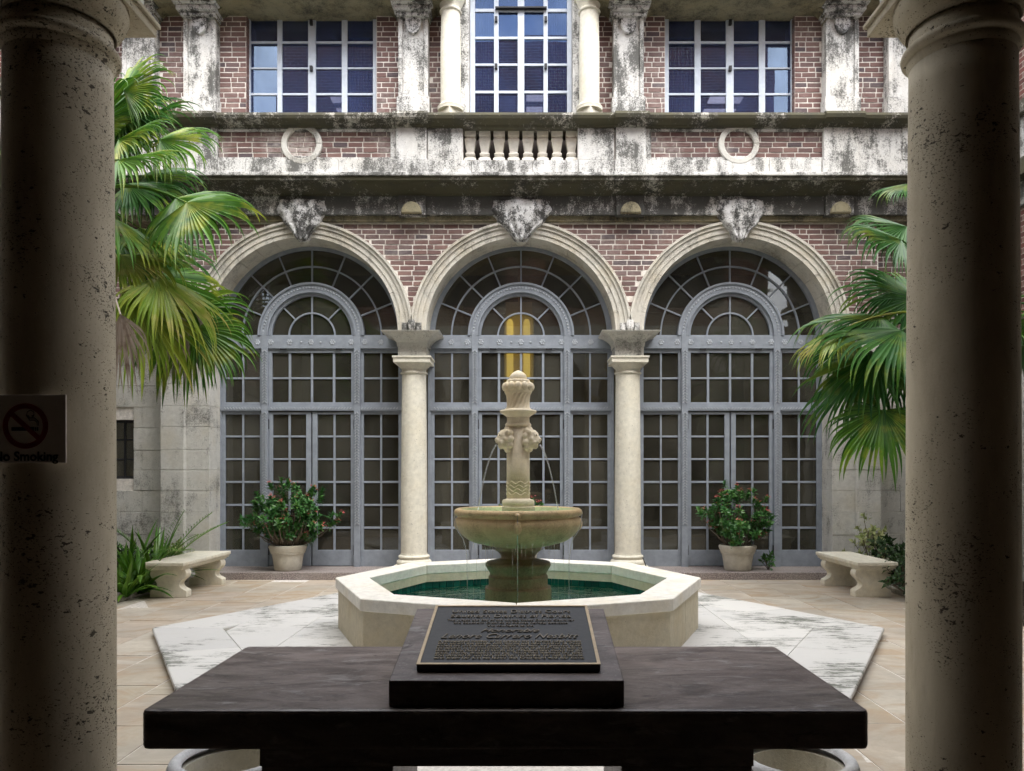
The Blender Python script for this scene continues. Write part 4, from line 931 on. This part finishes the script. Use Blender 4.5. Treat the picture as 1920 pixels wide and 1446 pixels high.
prof = [(.15, zf_(958)), (.155, zf_(950)), (.14, zf_(949.5)), (.14, zf_(948)), (.147, zf_(945)), (.147, zf_(940)), (.138, zf_(937)), (.112, zf_(936)), (.108, zf_(934))]
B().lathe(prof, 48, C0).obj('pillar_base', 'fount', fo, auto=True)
B().lathe([(.106, zf_(936)), (.105, zf_(880)), (.105, zf_(800))], 48, C0).obj('pillar_shaft', 'fount', fo, smooth=True)
for k in range(4):
    pts = []
    for i in range(97):
        a = 2 * math.pi * i / 96; pts.append((FX + .106 * math.cos(a), FY + .106 * math.sin(a), zf_(905 + k * 7) + .011 * math.sin(a * 8 + k)))
    B().tube(pts, .0045, 5).obj('carved_wave', 'fount', fo, smooth=True)
prof = [(.105, zf_(801)), (.118, zf_(799)), (.12, zf_(796)), (.112, zf_(794)), (.104, zf_(792)), (.102, zf_(783)), (.118, zf_(780)), (.14, zf_(777)), (.162, zf_(774.5)), (.168, zf_(772)), (.163, zf_(770)), (.12, zf_(768)), (.102, zf_(767))]
B().lathe(prof, 48, C0).obj('collar', 'fount', fo, auto=True)
vs = []; n = 64; zz = [zf_(767.5), zf_(764), zf_(758), zf_(750), zf_(744), zf_(740), zf_(737)]; rs = [.112, .100, .098, .098, .102, .108, .115]; b = B()
for i in range(n):
    for j in range(len(zz)):
        a = 2 * math.pi * i / n + j * .11; r = rs[j] * (1 + .07 * math.sin((2 * math.pi * i / n) * 16)); vs.append((FX + r * math.cos(a), FY + r * math.sin(a), zz[j]))
k = len(zz); b.add(vs, [(i * k + j, ((i + 1) % n) * k + j, ((i + 1) % n) * k + j + 1, i * k + j + 1) for i in range(n) for j in range(k - 1)]); b.obj('fluted_drum', 'fount', fo, smooth=True)
b = B().lathe([(.112, zf_(739)), (.125, zf_(736)), (.12, zf_(726)), (.105, zf_(718)), (.108, zf_(715)), (.10, zf_(712.5)), (.07, zf_(712))], 48, C0)
for i in range(12): a = 2 * math.pi * i / 12; b.sphere((FX + .115 * math.cos(a), FY + .115 * math.sin(a), zf_(726)), .034, 10, 8, (1, 1, 1.25))
b.obj('petal_ring', 'fount', fo, smooth=True)
B().lathe(sprof([(.075, zf_(713.5)), (.08, zf_(710)), (.072, zf_(704)), (.048, zf_(699)), (.016, zf_(695.5)), (.0, zf_(694.5))], 4), 32, C0, caps=False).obj('finial', 'fount', fo, smooth=True)
# carved lion masks
for a in (-.38, math.pi + .38):
    b = B(); z0 = zf_(824)
    def L_(f, s_, u): return (FX + (.10 + f) * math.cos(a) - s_ * math.sin(a), FY + (.10 + f) * math.sin(a) + s_ * math.cos(a), z0 + u)
    b.sphere(L_(.02, 0, 0), .078, 14, 10, (1, 1, 1.2)); b.sphere(L_(.075, 0, -.022), .042, 12, 8, (1, 1, .85)); b.sphere(L_(.085, 0, .012), .022, 10, 8, (1, 1, 1.4)); b.sphere(L_(.11, 0, -.005), .018, 10, 8)
    b.sphere(L_(.065, 0, -.062), .03, 10, 8)
    for s_ in (-1, 1):
        b.sphere(L_(.07, s_ * .033, .035), .02, 10, 8); b.sphere(L_(.065, s_ * .04, -.03), .025, 10, 8); b.sphere(L_(.03, s_ * .066, .062), .026, 10, 8); b.sphere(L_(.062, s_ * .03, .056), .021, 8, 6, (1, 1, .6))
        b.sphere(L_(.052, s_ * .055, .0), .022, 8, 6)
    for i in range(11):
        t = 2 * math.pi * i / 11; b.sphere(L_(.0, .078 * math.cos(t), .098 * math.sin(t)), .03, 8, 6)
    o = b.obj('lion_mask', 'fount', fo, smooth=True); rmx = o.modifiers.new('remesh', 'REMESH'); rmx.mode = 'VOXEL'; rmx.voxel_size = .0065; rmx.use_smooth_shade = True
    sm = o.modifiers.new('smooth', 'SMOOTH'); sm.factor = .5; sm.iterations = 2
    eye = B()
    for s_ in (-1, 1): eye.sphere(L_(.086, s_ * .028, .034), .008, 8, 6); 
    eye.sphere(L_(.104, 0, -.045), .013, 8, 6, (1, 1, .6)); eye.obj('mask_eye', 'soil', o)
    pts = [Vector((FX + (.195 + .19 * t) * math.cos(a), FY + (.195 + .19 * t) * math.sin(a), z0 - .04 - (z0 - .04 - zf_(955)) * (t * t * .8 + t * .2))) for t in [i / 12 for i in range(13)]]
    B().tube(pts, [.008 - .002 * i / 12 for i in range(13)], 6).obj('water_jet', 'stream', fo, smooth=True)
# dripping strands from the bowl
dr = B()
for i in range(90):
    a = R.uniform(0, 2 * math.pi); r = R.choice([.50, .46, .42, .38, .34, .30]) * lob(a, 0); zt = zf_(1026 - 22 * (r - .28) / .25) - .005; ln = R.uniform(.03, .13) if R.random() < .85 else R.uniform(.2, .4)
    dr.tube([(FX + r * math.cos(a), FY + r * math.sin(a), zt), (FX + r * math.cos(a), FY + r * math.sin(a), zt - ln * .5), (FX + r * math.cos(a), FY + r * math.sin(a), zt - ln)], [.0018, .0014, .0006], 4)
for a in (math.pi + .22, -.2, -math.pi / 2, math.pi / 2):
    r = .575; pts = [(FX + rr_ * math.cos(a), FY + rr_ * math.sin(a), z_) for rr_, z_ in ((.584, zf_(958)), (.577, zf_(980)), (.55, zf_(995)), (.505, zf_(1008)), (.485, zf_(1022)), (.47, zf_(1045)), (.465, .305))]
    dr.tube(pts, [.004, .005, .005, .005, .0045, .004, .003], 5)
d_ = dr.obj('water_drips', 'stream', fo); d_['kind'] = 'stuff'

# ================================================================ BENCHES
def bench(cx, y0, y1, lab):
    t = thing('stone_bench', lab, 'bench', (cx, (y0 + y1) / 2, 0), 'stone benches')
    tp = B(); z = .43
    for e, a, c in ((0, z - .045, z), (.012, z - .062, z - .045), (.02, z - .08, z - .062), (.04, z - .1, z - .08)): tp.box(cx - .24 + e, cx + .24 - e, y0 + e, y1 - e, a, c - .0004)
    tp.obj('seat', 'bench', t, bev=.008)
    half = [(.20, .33), (.215, .30), (.215, .265), (.20, .235), (.165, .205), (.14, .175), (.135, .145), (.15, .118), (.18, .098), (.205, .085), (.218, .07), (.218, 0)]
    poly = [(cx + u, v) for u, v in sprof(half, 3)] + [(cx - u, v) for u, v in sprof(half, 3)[::-1]]
    for yy in (y0 + .12, y1 - .26): B().prism(poly, 'y', yy, yy + .14).obj('leg', 'bench', t, bev=.006)
bench(PX(307.5, 8.82), 8.80, 10.22, 'cream cast stone bench beside the strap-leaved plants on the left')
bench(PX(1645, 8.85), 8.83, 10.12, 'cream cast stone bench on the right under the palm')

# ================================================================ PLANTS
def leafquad(b, p, d, up, ln, wd, fold=.25, curl=.2):
    d = d.normalized(); s = d.cross(up)
    if s.length < 1e-3: s = Vector((1, 0, 0))
    s.normalize(); n = s.cross(d)
    a = p; m1 = p + d * ln * .5 + n * ln * .06; e = p + d * ln - n * ln * curl
    b.add([a, m1 + s * wd + n * wd * fold, m1, m1 - s * wd + n * wd * fold, e], [(0, 1, 2), (0, 2, 3), (1, 4, 2), (2, 4, 3)])
def rosette(b, fl, c, up, n, ln):
    up = up.normalized(); q = up.to_track_quat('Z', 'X')
    for i in range(n):
        a = i * 2.4 + R.random() * .4; el = .15 + 1.1 * (i / n) + R.uniform(-.15, .15)
        d = q @ Vector((math.cos(a) * math.cos(el), math.sin(a) * math.cos(el), math.sin(el)))
        leafquad(b, c - up * ln * .9 * (1 - i / n), d, up, ln * R.uniform(.75, 1.15), ln * .26)
    if fl is not None and R.random() < .27:
        for i in range(R.randint(4, 8)):
            d = q @ Vector((R.uniform(-.6, .6), R.uniform(-.6, .6), 1)); p = c + d.normalized() * ln * R.uniform(.5, .9)
            for k in range(2): leafquad(fl, p, Vector((R.uniform(-1, 1), R.uniform(-1, 1), R.uniform(-.2, .5))), Vector((0, 0, 1)), .024, .013)
def potted(X, Y, z0, w, zt, lab, rx, seed, zc_off=0):
    R.seed(seed); t = thing('potted_shrub', lab, 'potted plant', (X, Y, z0), 'flowering shrubs in pots')
    h = .37
    B().lathe([(.175, 0), (.19, .02), (.205, .15), (.222, .235), (.235, .24), (.232, .248), (.24, .255), (.236, .265), (.245, .272), (.25, .29), (.265, .33), (.262, .355), (.245, .365), (.225, .355), (.215, .30)], 40, (X, Y, z0)).obj('pot', 'pot', t, auto=True)
    B().lathe([(.22, .325), (.0, .34)], 24, (X, Y, z0), caps=False).obj('potting_soil', 'soil', t)
    st = B(); lf = B(); fl = B(); top = zt - z0
    for i in range(int(175 * (rx / .55) ** 2)):
        a = R.uniform(0, 2 * math.pi); u = R.random() ** .5; e = math.asin(R.uniform(-.8, 1.0))
        dirv = Vector((math.cos(a) * math.cos(e), math.sin(a) * math.cos(e), math.sin(e)))
        lump = 1 + .5 * mnoise.noise(dirv * 2.4 + Vector((seed, 0, 0)))
        rr_ = (.45 + .55 * u) * lump * (1 if e > -.2 else .82)
        p = Vector((X + dirv.x * rx * rr_, Y + dirv.y * rx * .85 * rr_, z0 + .36 + (top - .36) * .42 + dirv.z * (top - .36) * .55 * rr_))
        base = Vector((X + dirv.x * .12, Y + dirv.y * .12, z0 + .33)); mid = base.lerp(p, .5) + Vector((dirv.x * .06, dirv.y * .06, -.02))
        if i % 3 == 0: st.tube([base, mid, p], [.009, .006, .003], 5)
        rosette(lf, fl, p, (dirv + Vector((0, 0, .9))), R.randint(12, 18), R.uniform(.07, .10))
    st.obj('stems', 'stem', t)['kind'] = 'stuff'; lf.obj('foliage', 'shrub', t)['kind'] = 'stuff'; fl.obj('flowers', 'flower', t)['kind'] = 'stuff'
YPOT = 10.72
potted(PX(540, YPOT), YPOT, .103, 0, PZ(903, YPOT), 'broad red-flowering shrub in a cream pot before the left arch', .57, 3)
potted(PX(1383, YPOT), YPOT, .103, 0, PZ(905, YPOT), 'red-flowering shrub in a cream pot before the right arch', .50, 12)
potted(PX(978, YPOT), YPOT, .103, 0, PZ(932, YPOT), 'red-flowering shrub in a pot half hidden behind the fountain', .42, 21)

def frond(b, hast, d0, nrm, Rl, n=46, span=140, droop=1.0, fuse=.5, seed=0):
    d0 = d0.normalized(); s0 = nrm.cross(d0).normalized(); nrm = d0.cross(s0).normalized(); rg = random.Random(seed); da = rad(2 * span) / n
    for i in range(n):
        th = -rad(span) + da * (i + .5); ln = Rl * (1 - .34 * (abs(th) / rad(span)) ** 2) * rg.uniform(.82, 1.1)
        if rg.random() < .05: ln *= .6
        d = d0 * math.cos(th) + s0 * math.sin(th); side = (-d0 * math.sin(th) + s0 * math.cos(th)); d = (d - nrm * .28 * (1 - math.cos(th))).normalized()
        N = 12; p = hast.copy(); v = d.copy(); vs = []; g = Vector((rg.uniform(-.12, .12), rg.uniform(-.12, .12), -1)); dk = droop * rg.uniform(.6, 1.45); fu = fuse * rg.uniform(.82, 1.15)
        for k in range(N + 1):
            t = k / N; wm = ln * fuse * math.tan(da / 2) + .002
            wd = ln * t * math.tan(da / 2) * 1.02 + .002 if t <= fu else wm * (fu / fuse) * (1 - ((t - fu) / (1 - fu)) ** 1.15) + .0005
            nn = v.cross(side).normalized(); pl_ = wd * (.55 if t < fu else .8)
            vs += [p + side * wd + nn * pl_ * .5, p - nn * pl_ * .5, p - side * wd + nn * pl_ * .5]
            p = p + v * (ln / N)
            f = .045 if t < fu * .85 else (.12 + 1.5 * ((t - fu * .85) / (1 - fu * .85)))
            v = (v + g * f * dk * .5).normalized(); side = (side - v * side.dot(v)).normalized()
        b.add(vs, [q for k in range(N) for o_ in [k * 3] for q in ((o_, o_ + 3, o_ + 4, o_ + 1), (o_ + 1, o_ + 4, o_ + 5, o_ + 2))])
def palm(X, Y, zc, lab, specs, nrand, mats, seed, rl=(.8, 1.05), emax=1.15):
    rg = random.Random(seed); t = thing('fan_palm', lab, 'palm tree', (X, Y, 0))
    prof = [(.13 + .01 * math.sin(z * 23) + .03 * max(0, 1 - z), z) for z in [i * .06 for i in range(int((zc - .1) / .06))]]
    B().lathe(prof, 20, (X, Y, 0), lambda a, z: 1 + .05 * math.sin(a * 5 + z * 9)).obj('trunk', 'bark', t, smooth=True)
    c = Vector((X, Y, zc))
    def one(h, dirv, nrm, rl_, m_, dr_, sp, sd):
        b = B(); mid = c.lerp(h, .5) + Vector((0, 0, .18 * (h - c).length)); P = [c + (h - c) * 0, None, None, h]
        pts = [c * (1 - u) ** 2 + mid * 2 * u * (1 - u) + h * u * u for u in [i / 8 for i in range(9)]]
        b.tube(pts, [.02 - .012 * i / 8 for i in range(9)], 5)
        frond(b, h, dirv, nrm, rl_ * 1.08, 42, sp - 30, dr_ * 1.05, .52, sd); b.obj('frond', m_, t)
    for i, (px, py, Yh, dx, dy, dz, rl_, m_, dr_) in enumerate(specs):
        h = Vector((PX(px, Yh), Yh, PZ(py, Yh))); dv = Vector((dx, dy, dz)).normalized()
        nn = Vector((rg.uniform(-.5, .5), -.25 - .6 * rg.random(), .75)).normalized()
        nn = (nn - dv * nn.dot(dv)).normalized(); one(h, dv, nn, rl_, m_, dr_, 150 if m_[:5] in ('palm', 'palmd') else (88 if m_ == 'dead' else 118), seed * 50 + i)
    for i in range(nrand):
        az = i * 2.4 + rg.random() * .5; el = rg.uniform(-.4, emax); dv = Vector((math.cos(az) * math.cos(el), math.sin(az) * math.cos(el), math.sin(el)))
        if dv.x * (-1 if X < 0 else 1) < -.35 and el < .9: continue
        h = c + dv * rg.uniform(.9, 1.25); d2 = (dv + Vector((0, 0, -.35))).normalized(); nn = Vector((0, 0, 1)) - d2 * d2.z
        one(h, d2, nn.normalized(), rg.uniform(*rl), rg.choice(mats), rg.uniform(.8, 1.2), 150, seed * 90 + i)
    return t
specsL = [ (222, 262, 8.0, .75, -.2, .25, .62, 'palm', .8), (232, 170, 8.4, .6, 0, .55, .60, 'palm', 1.0), (300, 262, 8.6, 1, .1, .25, .72, 'palm', 1.15),
    (330, 372, 8.0, .85, -.3, -.30, .78, 'palm', .75), (240, 345, 8.5, .8, .1, -.1, .75, 'palmd', 1.0), (215, 410, 7.8, .5, -.3, -.5, .75, 'palm', 1.0),
    (262, 428, 8.6, .9, .1, -.45, .70, 'palm', .9), (226, 478, 8.0, .85, -.2, -.3, .80, 'palmy', 1.3), (300, 520, 8.4, .8, 0, -.6, .88, 'palm', 1.0), (335, 585, 8.5, .45, 0, -.9, 1.0, 'palm', .8), (300, 520, 7.9, .6, -.2, -.7, .95, 'palmy', 1.2), (345, 570, 8.3, .2, 0, -1, .9, 'dead', 1.2), (205, 225, 8.8, .4, .2, .8, .8, 'palmd', 1.0), (280, 465, 8.9, .9, .2, -.2, .85, 'palmd', 1.1), (226, 590, 7.2, .08, -.1, -1, .78, 'dead', 1.5), (262, 560, 7.8, .35, -.2, -.9, 1.0, 'palmy', 1.0), (350, 380, 7.7, .8, -.3, -.45, .8, 'palm', .8), (222, 300, 7.7, .8, -.3, .0, .75, 'palm', .9), (228, 205, 8.9, .8, 0, .2, .8, 'palmd', 1.0), (270, 330, 9.0, .9, .1, 0, .8, 'palmd', 1.0), (225, 440, 8.9, .8, .1, -.4, .9, 'palmd', 1.0), (368, 615, 8.3, .25, -.1, -1, .8, 'palm', 1.0)]
palm(PX(118, 8.6), 8.6, PZ(380, 8.6), 'bright green fan palm with one dead frond at the left', specsL, 14, ['palm', 'palm', 'palmd'], 5)
specsR = [(1690, 450, 8.0, -.9, -.3, .12, .70, 'palmd', 1.1), (1700, 425, 8.3, -.9, -.1, .1, .72, 'palmd', 1.2), (1700, 345, 8.6, -.5, .1, -.1, .4, 'palmd', 1.0), (1648, 590, 8.4, -1, .05, -.05, .95, 'palmd', 1.0), (1690, 620, 8.0, -.9, -.3, -.3, .98, 'palmd', 1.1),
    (1640, 668, 8.3, -.9, 0, -.5, .85, 'palmd', .9), (1655, 770, 8.0, -.3, -.2, -.95, .78, 'palm', .9), (1620, 690, 8.6, -.6, 0, -.8, .95, 'palmd', .9), (1575, 620, 8.2, -.8, 0, -.5, .62, 'palmy', 1.0), (1718, 560, 8.5, -.6, .1, .35, .8, 'palmd', 1.0), (1720, 660, 8.2, -.4, -.2, -.7, .8, 'palmd', 1.1), (1600, 640, 8.8, -.9, .2, -.35, .7, 'palmd', 1.0), (1690, 540, 8.9, -.8, .3, .1, .8, 'palmd', 1.1)]
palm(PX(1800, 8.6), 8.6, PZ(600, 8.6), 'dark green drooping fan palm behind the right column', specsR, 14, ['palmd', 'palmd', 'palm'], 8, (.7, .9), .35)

def strap(name, X, Y, z, n, ln, wd, m_, lab, seed, el=(.5, 1.4), grp=None):
    rg = random.Random(seed); b = B()
    for i in range(n):
        a = i * 2.4 + rg.random() * .4; e = rg.uniform(*el); d = Vector((math.cos(a) * math.cos(e), math.sin(a) * math.cos(e), math.sin(e))); s = Vector((-math.sin(a), math.cos(a), 0)); p = Vector((X, Y, z)) + Vector((math.cos(a), math.sin(a), 0)) * .03; l_ = ln * rg.uniform(.7, 1.15); N = 8; vs = []; kd = rg.uniform(.06, .2)
        for k in range(N + 1):
            t = k / N; w_ = wd * (.55 + 1.4 * t - 1.9 * t * t) if t < 1 else .001; w_ = max(w_, .001); nn = s.cross(d)
            vs += [p + s * w_ + nn * w_ * .35, p, p - s * w_ + nn * w_ * .35]; p = p + d * l_ / N; d = (d + Vector((0, 0, -kd))).normalized()
        b.add(vs, [q for k in range(N) for o_ in [k * 3] for q in ((o_, o_ + 3, o_ + 4, o_ + 1), (o_ + 1, o_ + 4, o_ + 5, o_ + 2))])
    o = b.obj(name, m_, w=(X, Y, z), smooth=False); tag(o, lab, 'plant', grp); return o
for i, (px, py, Y, n, ln, wd) in enumerate([(262, 1095, 9.0, 22, .75, .035), (225, 1100, 9.3, 20, .8, .036), (290, 1080, 9.8, 20, .85, .03), (232, 1118, 8.7, 14, .5, .03), (245, 1080, 10.1, 18, .8, .03)]):
    strap('strap_leaf_plant', PX(px, Y), Y, .04, n + 12, ln, wd * 1.25, 'brom', ['glossy strap-leaved plant nearest the near end of the left bench', 'glossy strap-leaved plant half hidden by the left column', 'strap-leaved plant behind the middle of the left bench', 'smallest strap-leaved plant at the front kerb of the left bed', 'strap-leaved plant farthest back under the small window'][i], 30 + i, (.45, 1.4), 'strap-leaved plants in the left bed')
# feathery cycad fronds
cy = thing('cycad_plant', 'small feathery cycad behind the left bench', 'plant', (PX(298, 10.0), 10.0, .04))
for i in range(9):
    a = R.uniform(-1.1, 1.1) if i < 6 else R.uniform(0, 6.28); e = R.uniform(.7, 1.2); d = Vector((math.cos(a) * math.cos(e), math.sin(a) * math.cos(e), math.sin(e))); p = Vector((PX(298, 10), 10.0, .1)); b = B(); N = 22; pts = [p.copy()]
    for k in range(N):
        p = p + d * .052; d = (d + Vector((0, 0, -.035))).normalized(); pts.append(p.copy()); s = d.cross(Vector((0, 0, 1))).normalized()
        if k > 4:
            for sg_ in (-1, 1): leafquad(b, p, s * sg_ + d * .8 + Vector((0, 0, .15)), Vector((0, 0, 1)), .22 * math.sin(math.pi * (k / N * .75 + .2)), .007)
    b.tube(pts, .006, 4); b.obj('frond', 'brom', cy)
def bush(name, X, Y, z, rx, rz, n, ln, m_, lab, seed):
    R.seed(seed); t = thing(name, lab, 'plant', (X, Y, z)); st = B(); lf = B()
    for i in range(n):
        a = R.uniform(0, 6.28); e = R.uniform(-.1, 1.4); k = R.uniform(.5, 1); p = Vector((X + rx * k * math.cos(a) * math.cos(e), Y + rx * k * math.sin(a) * math.cos(e), z + rz * (.25 + .75 * k * math.sin(abs(e)))))
        st.tube([(X, Y, z), (X * .5 + p.x * .5, Y * .5 + p.y * .5, z * .4 + p.z * .6), p], .004, 4); rosette(lf, None, p, Vector((math.cos(a), math.sin(a), 1)), R.randint(6, 10), ln)
    st.obj('stems', 'stem', t)['kind'] = 'stuff'; lf.obj('foliage', m_, t)['kind'] = 'stuff'
bush('leafy_plant', PX(1636, 10.35), 10.35, .05, .28, .95, 26, .10, 'pale', 'pale yellow-green leafy plant growing up the right wall', 61)
bush('leafy_plant', PX(1672, 9.7), 9.7, .05, .5, .6, 60, .09, 'ivy', 'dark low plant behind the right bench', 62)
bush('leafy_plant', PX(1700, 8.9), 8.9, .05, .4, .45, 45, .08, 'ivy', 'dark low plant at the near end of the right bed', 63)
bush('leafy_plant', PX(1590, 10.4), 10.4, .05, .2, .35, 12, .07, 'pale', 'small pale sprig at the foot of the right pier', 64)
bush('leafy_plant', PX(1440, 10.75), 10.75, .103, .12, .26, 9, .08, 'shrub', 'small green weed growing beside the right flower pot', 65)
bush('leafy_plant', PX(335, 10.3), 10.3, .05, .35, .5, 30, .07, 'pale', 'pale leafy plant behind the far end of the left bench', 66)
bush('leafy_plant', PX(235, 9.9), 9.9, .05, .6, .5, 60, .09, 'ivy', 'dark ground plant at the back of the left bed', 67)
b = B().tube([(PX(1207, 10.6), 10.68, PZ(1046, 10.68)), (PX(1214, 10.6), 10.66, .14), (PX(1222, 10.6), 10.62, .112), (PX(1240, 10.6), 10.70, .112)], .008, 6).obj('black_cable', 'dark'); tag(b, 'short black cable on the step by the right arcade column', 'cable')
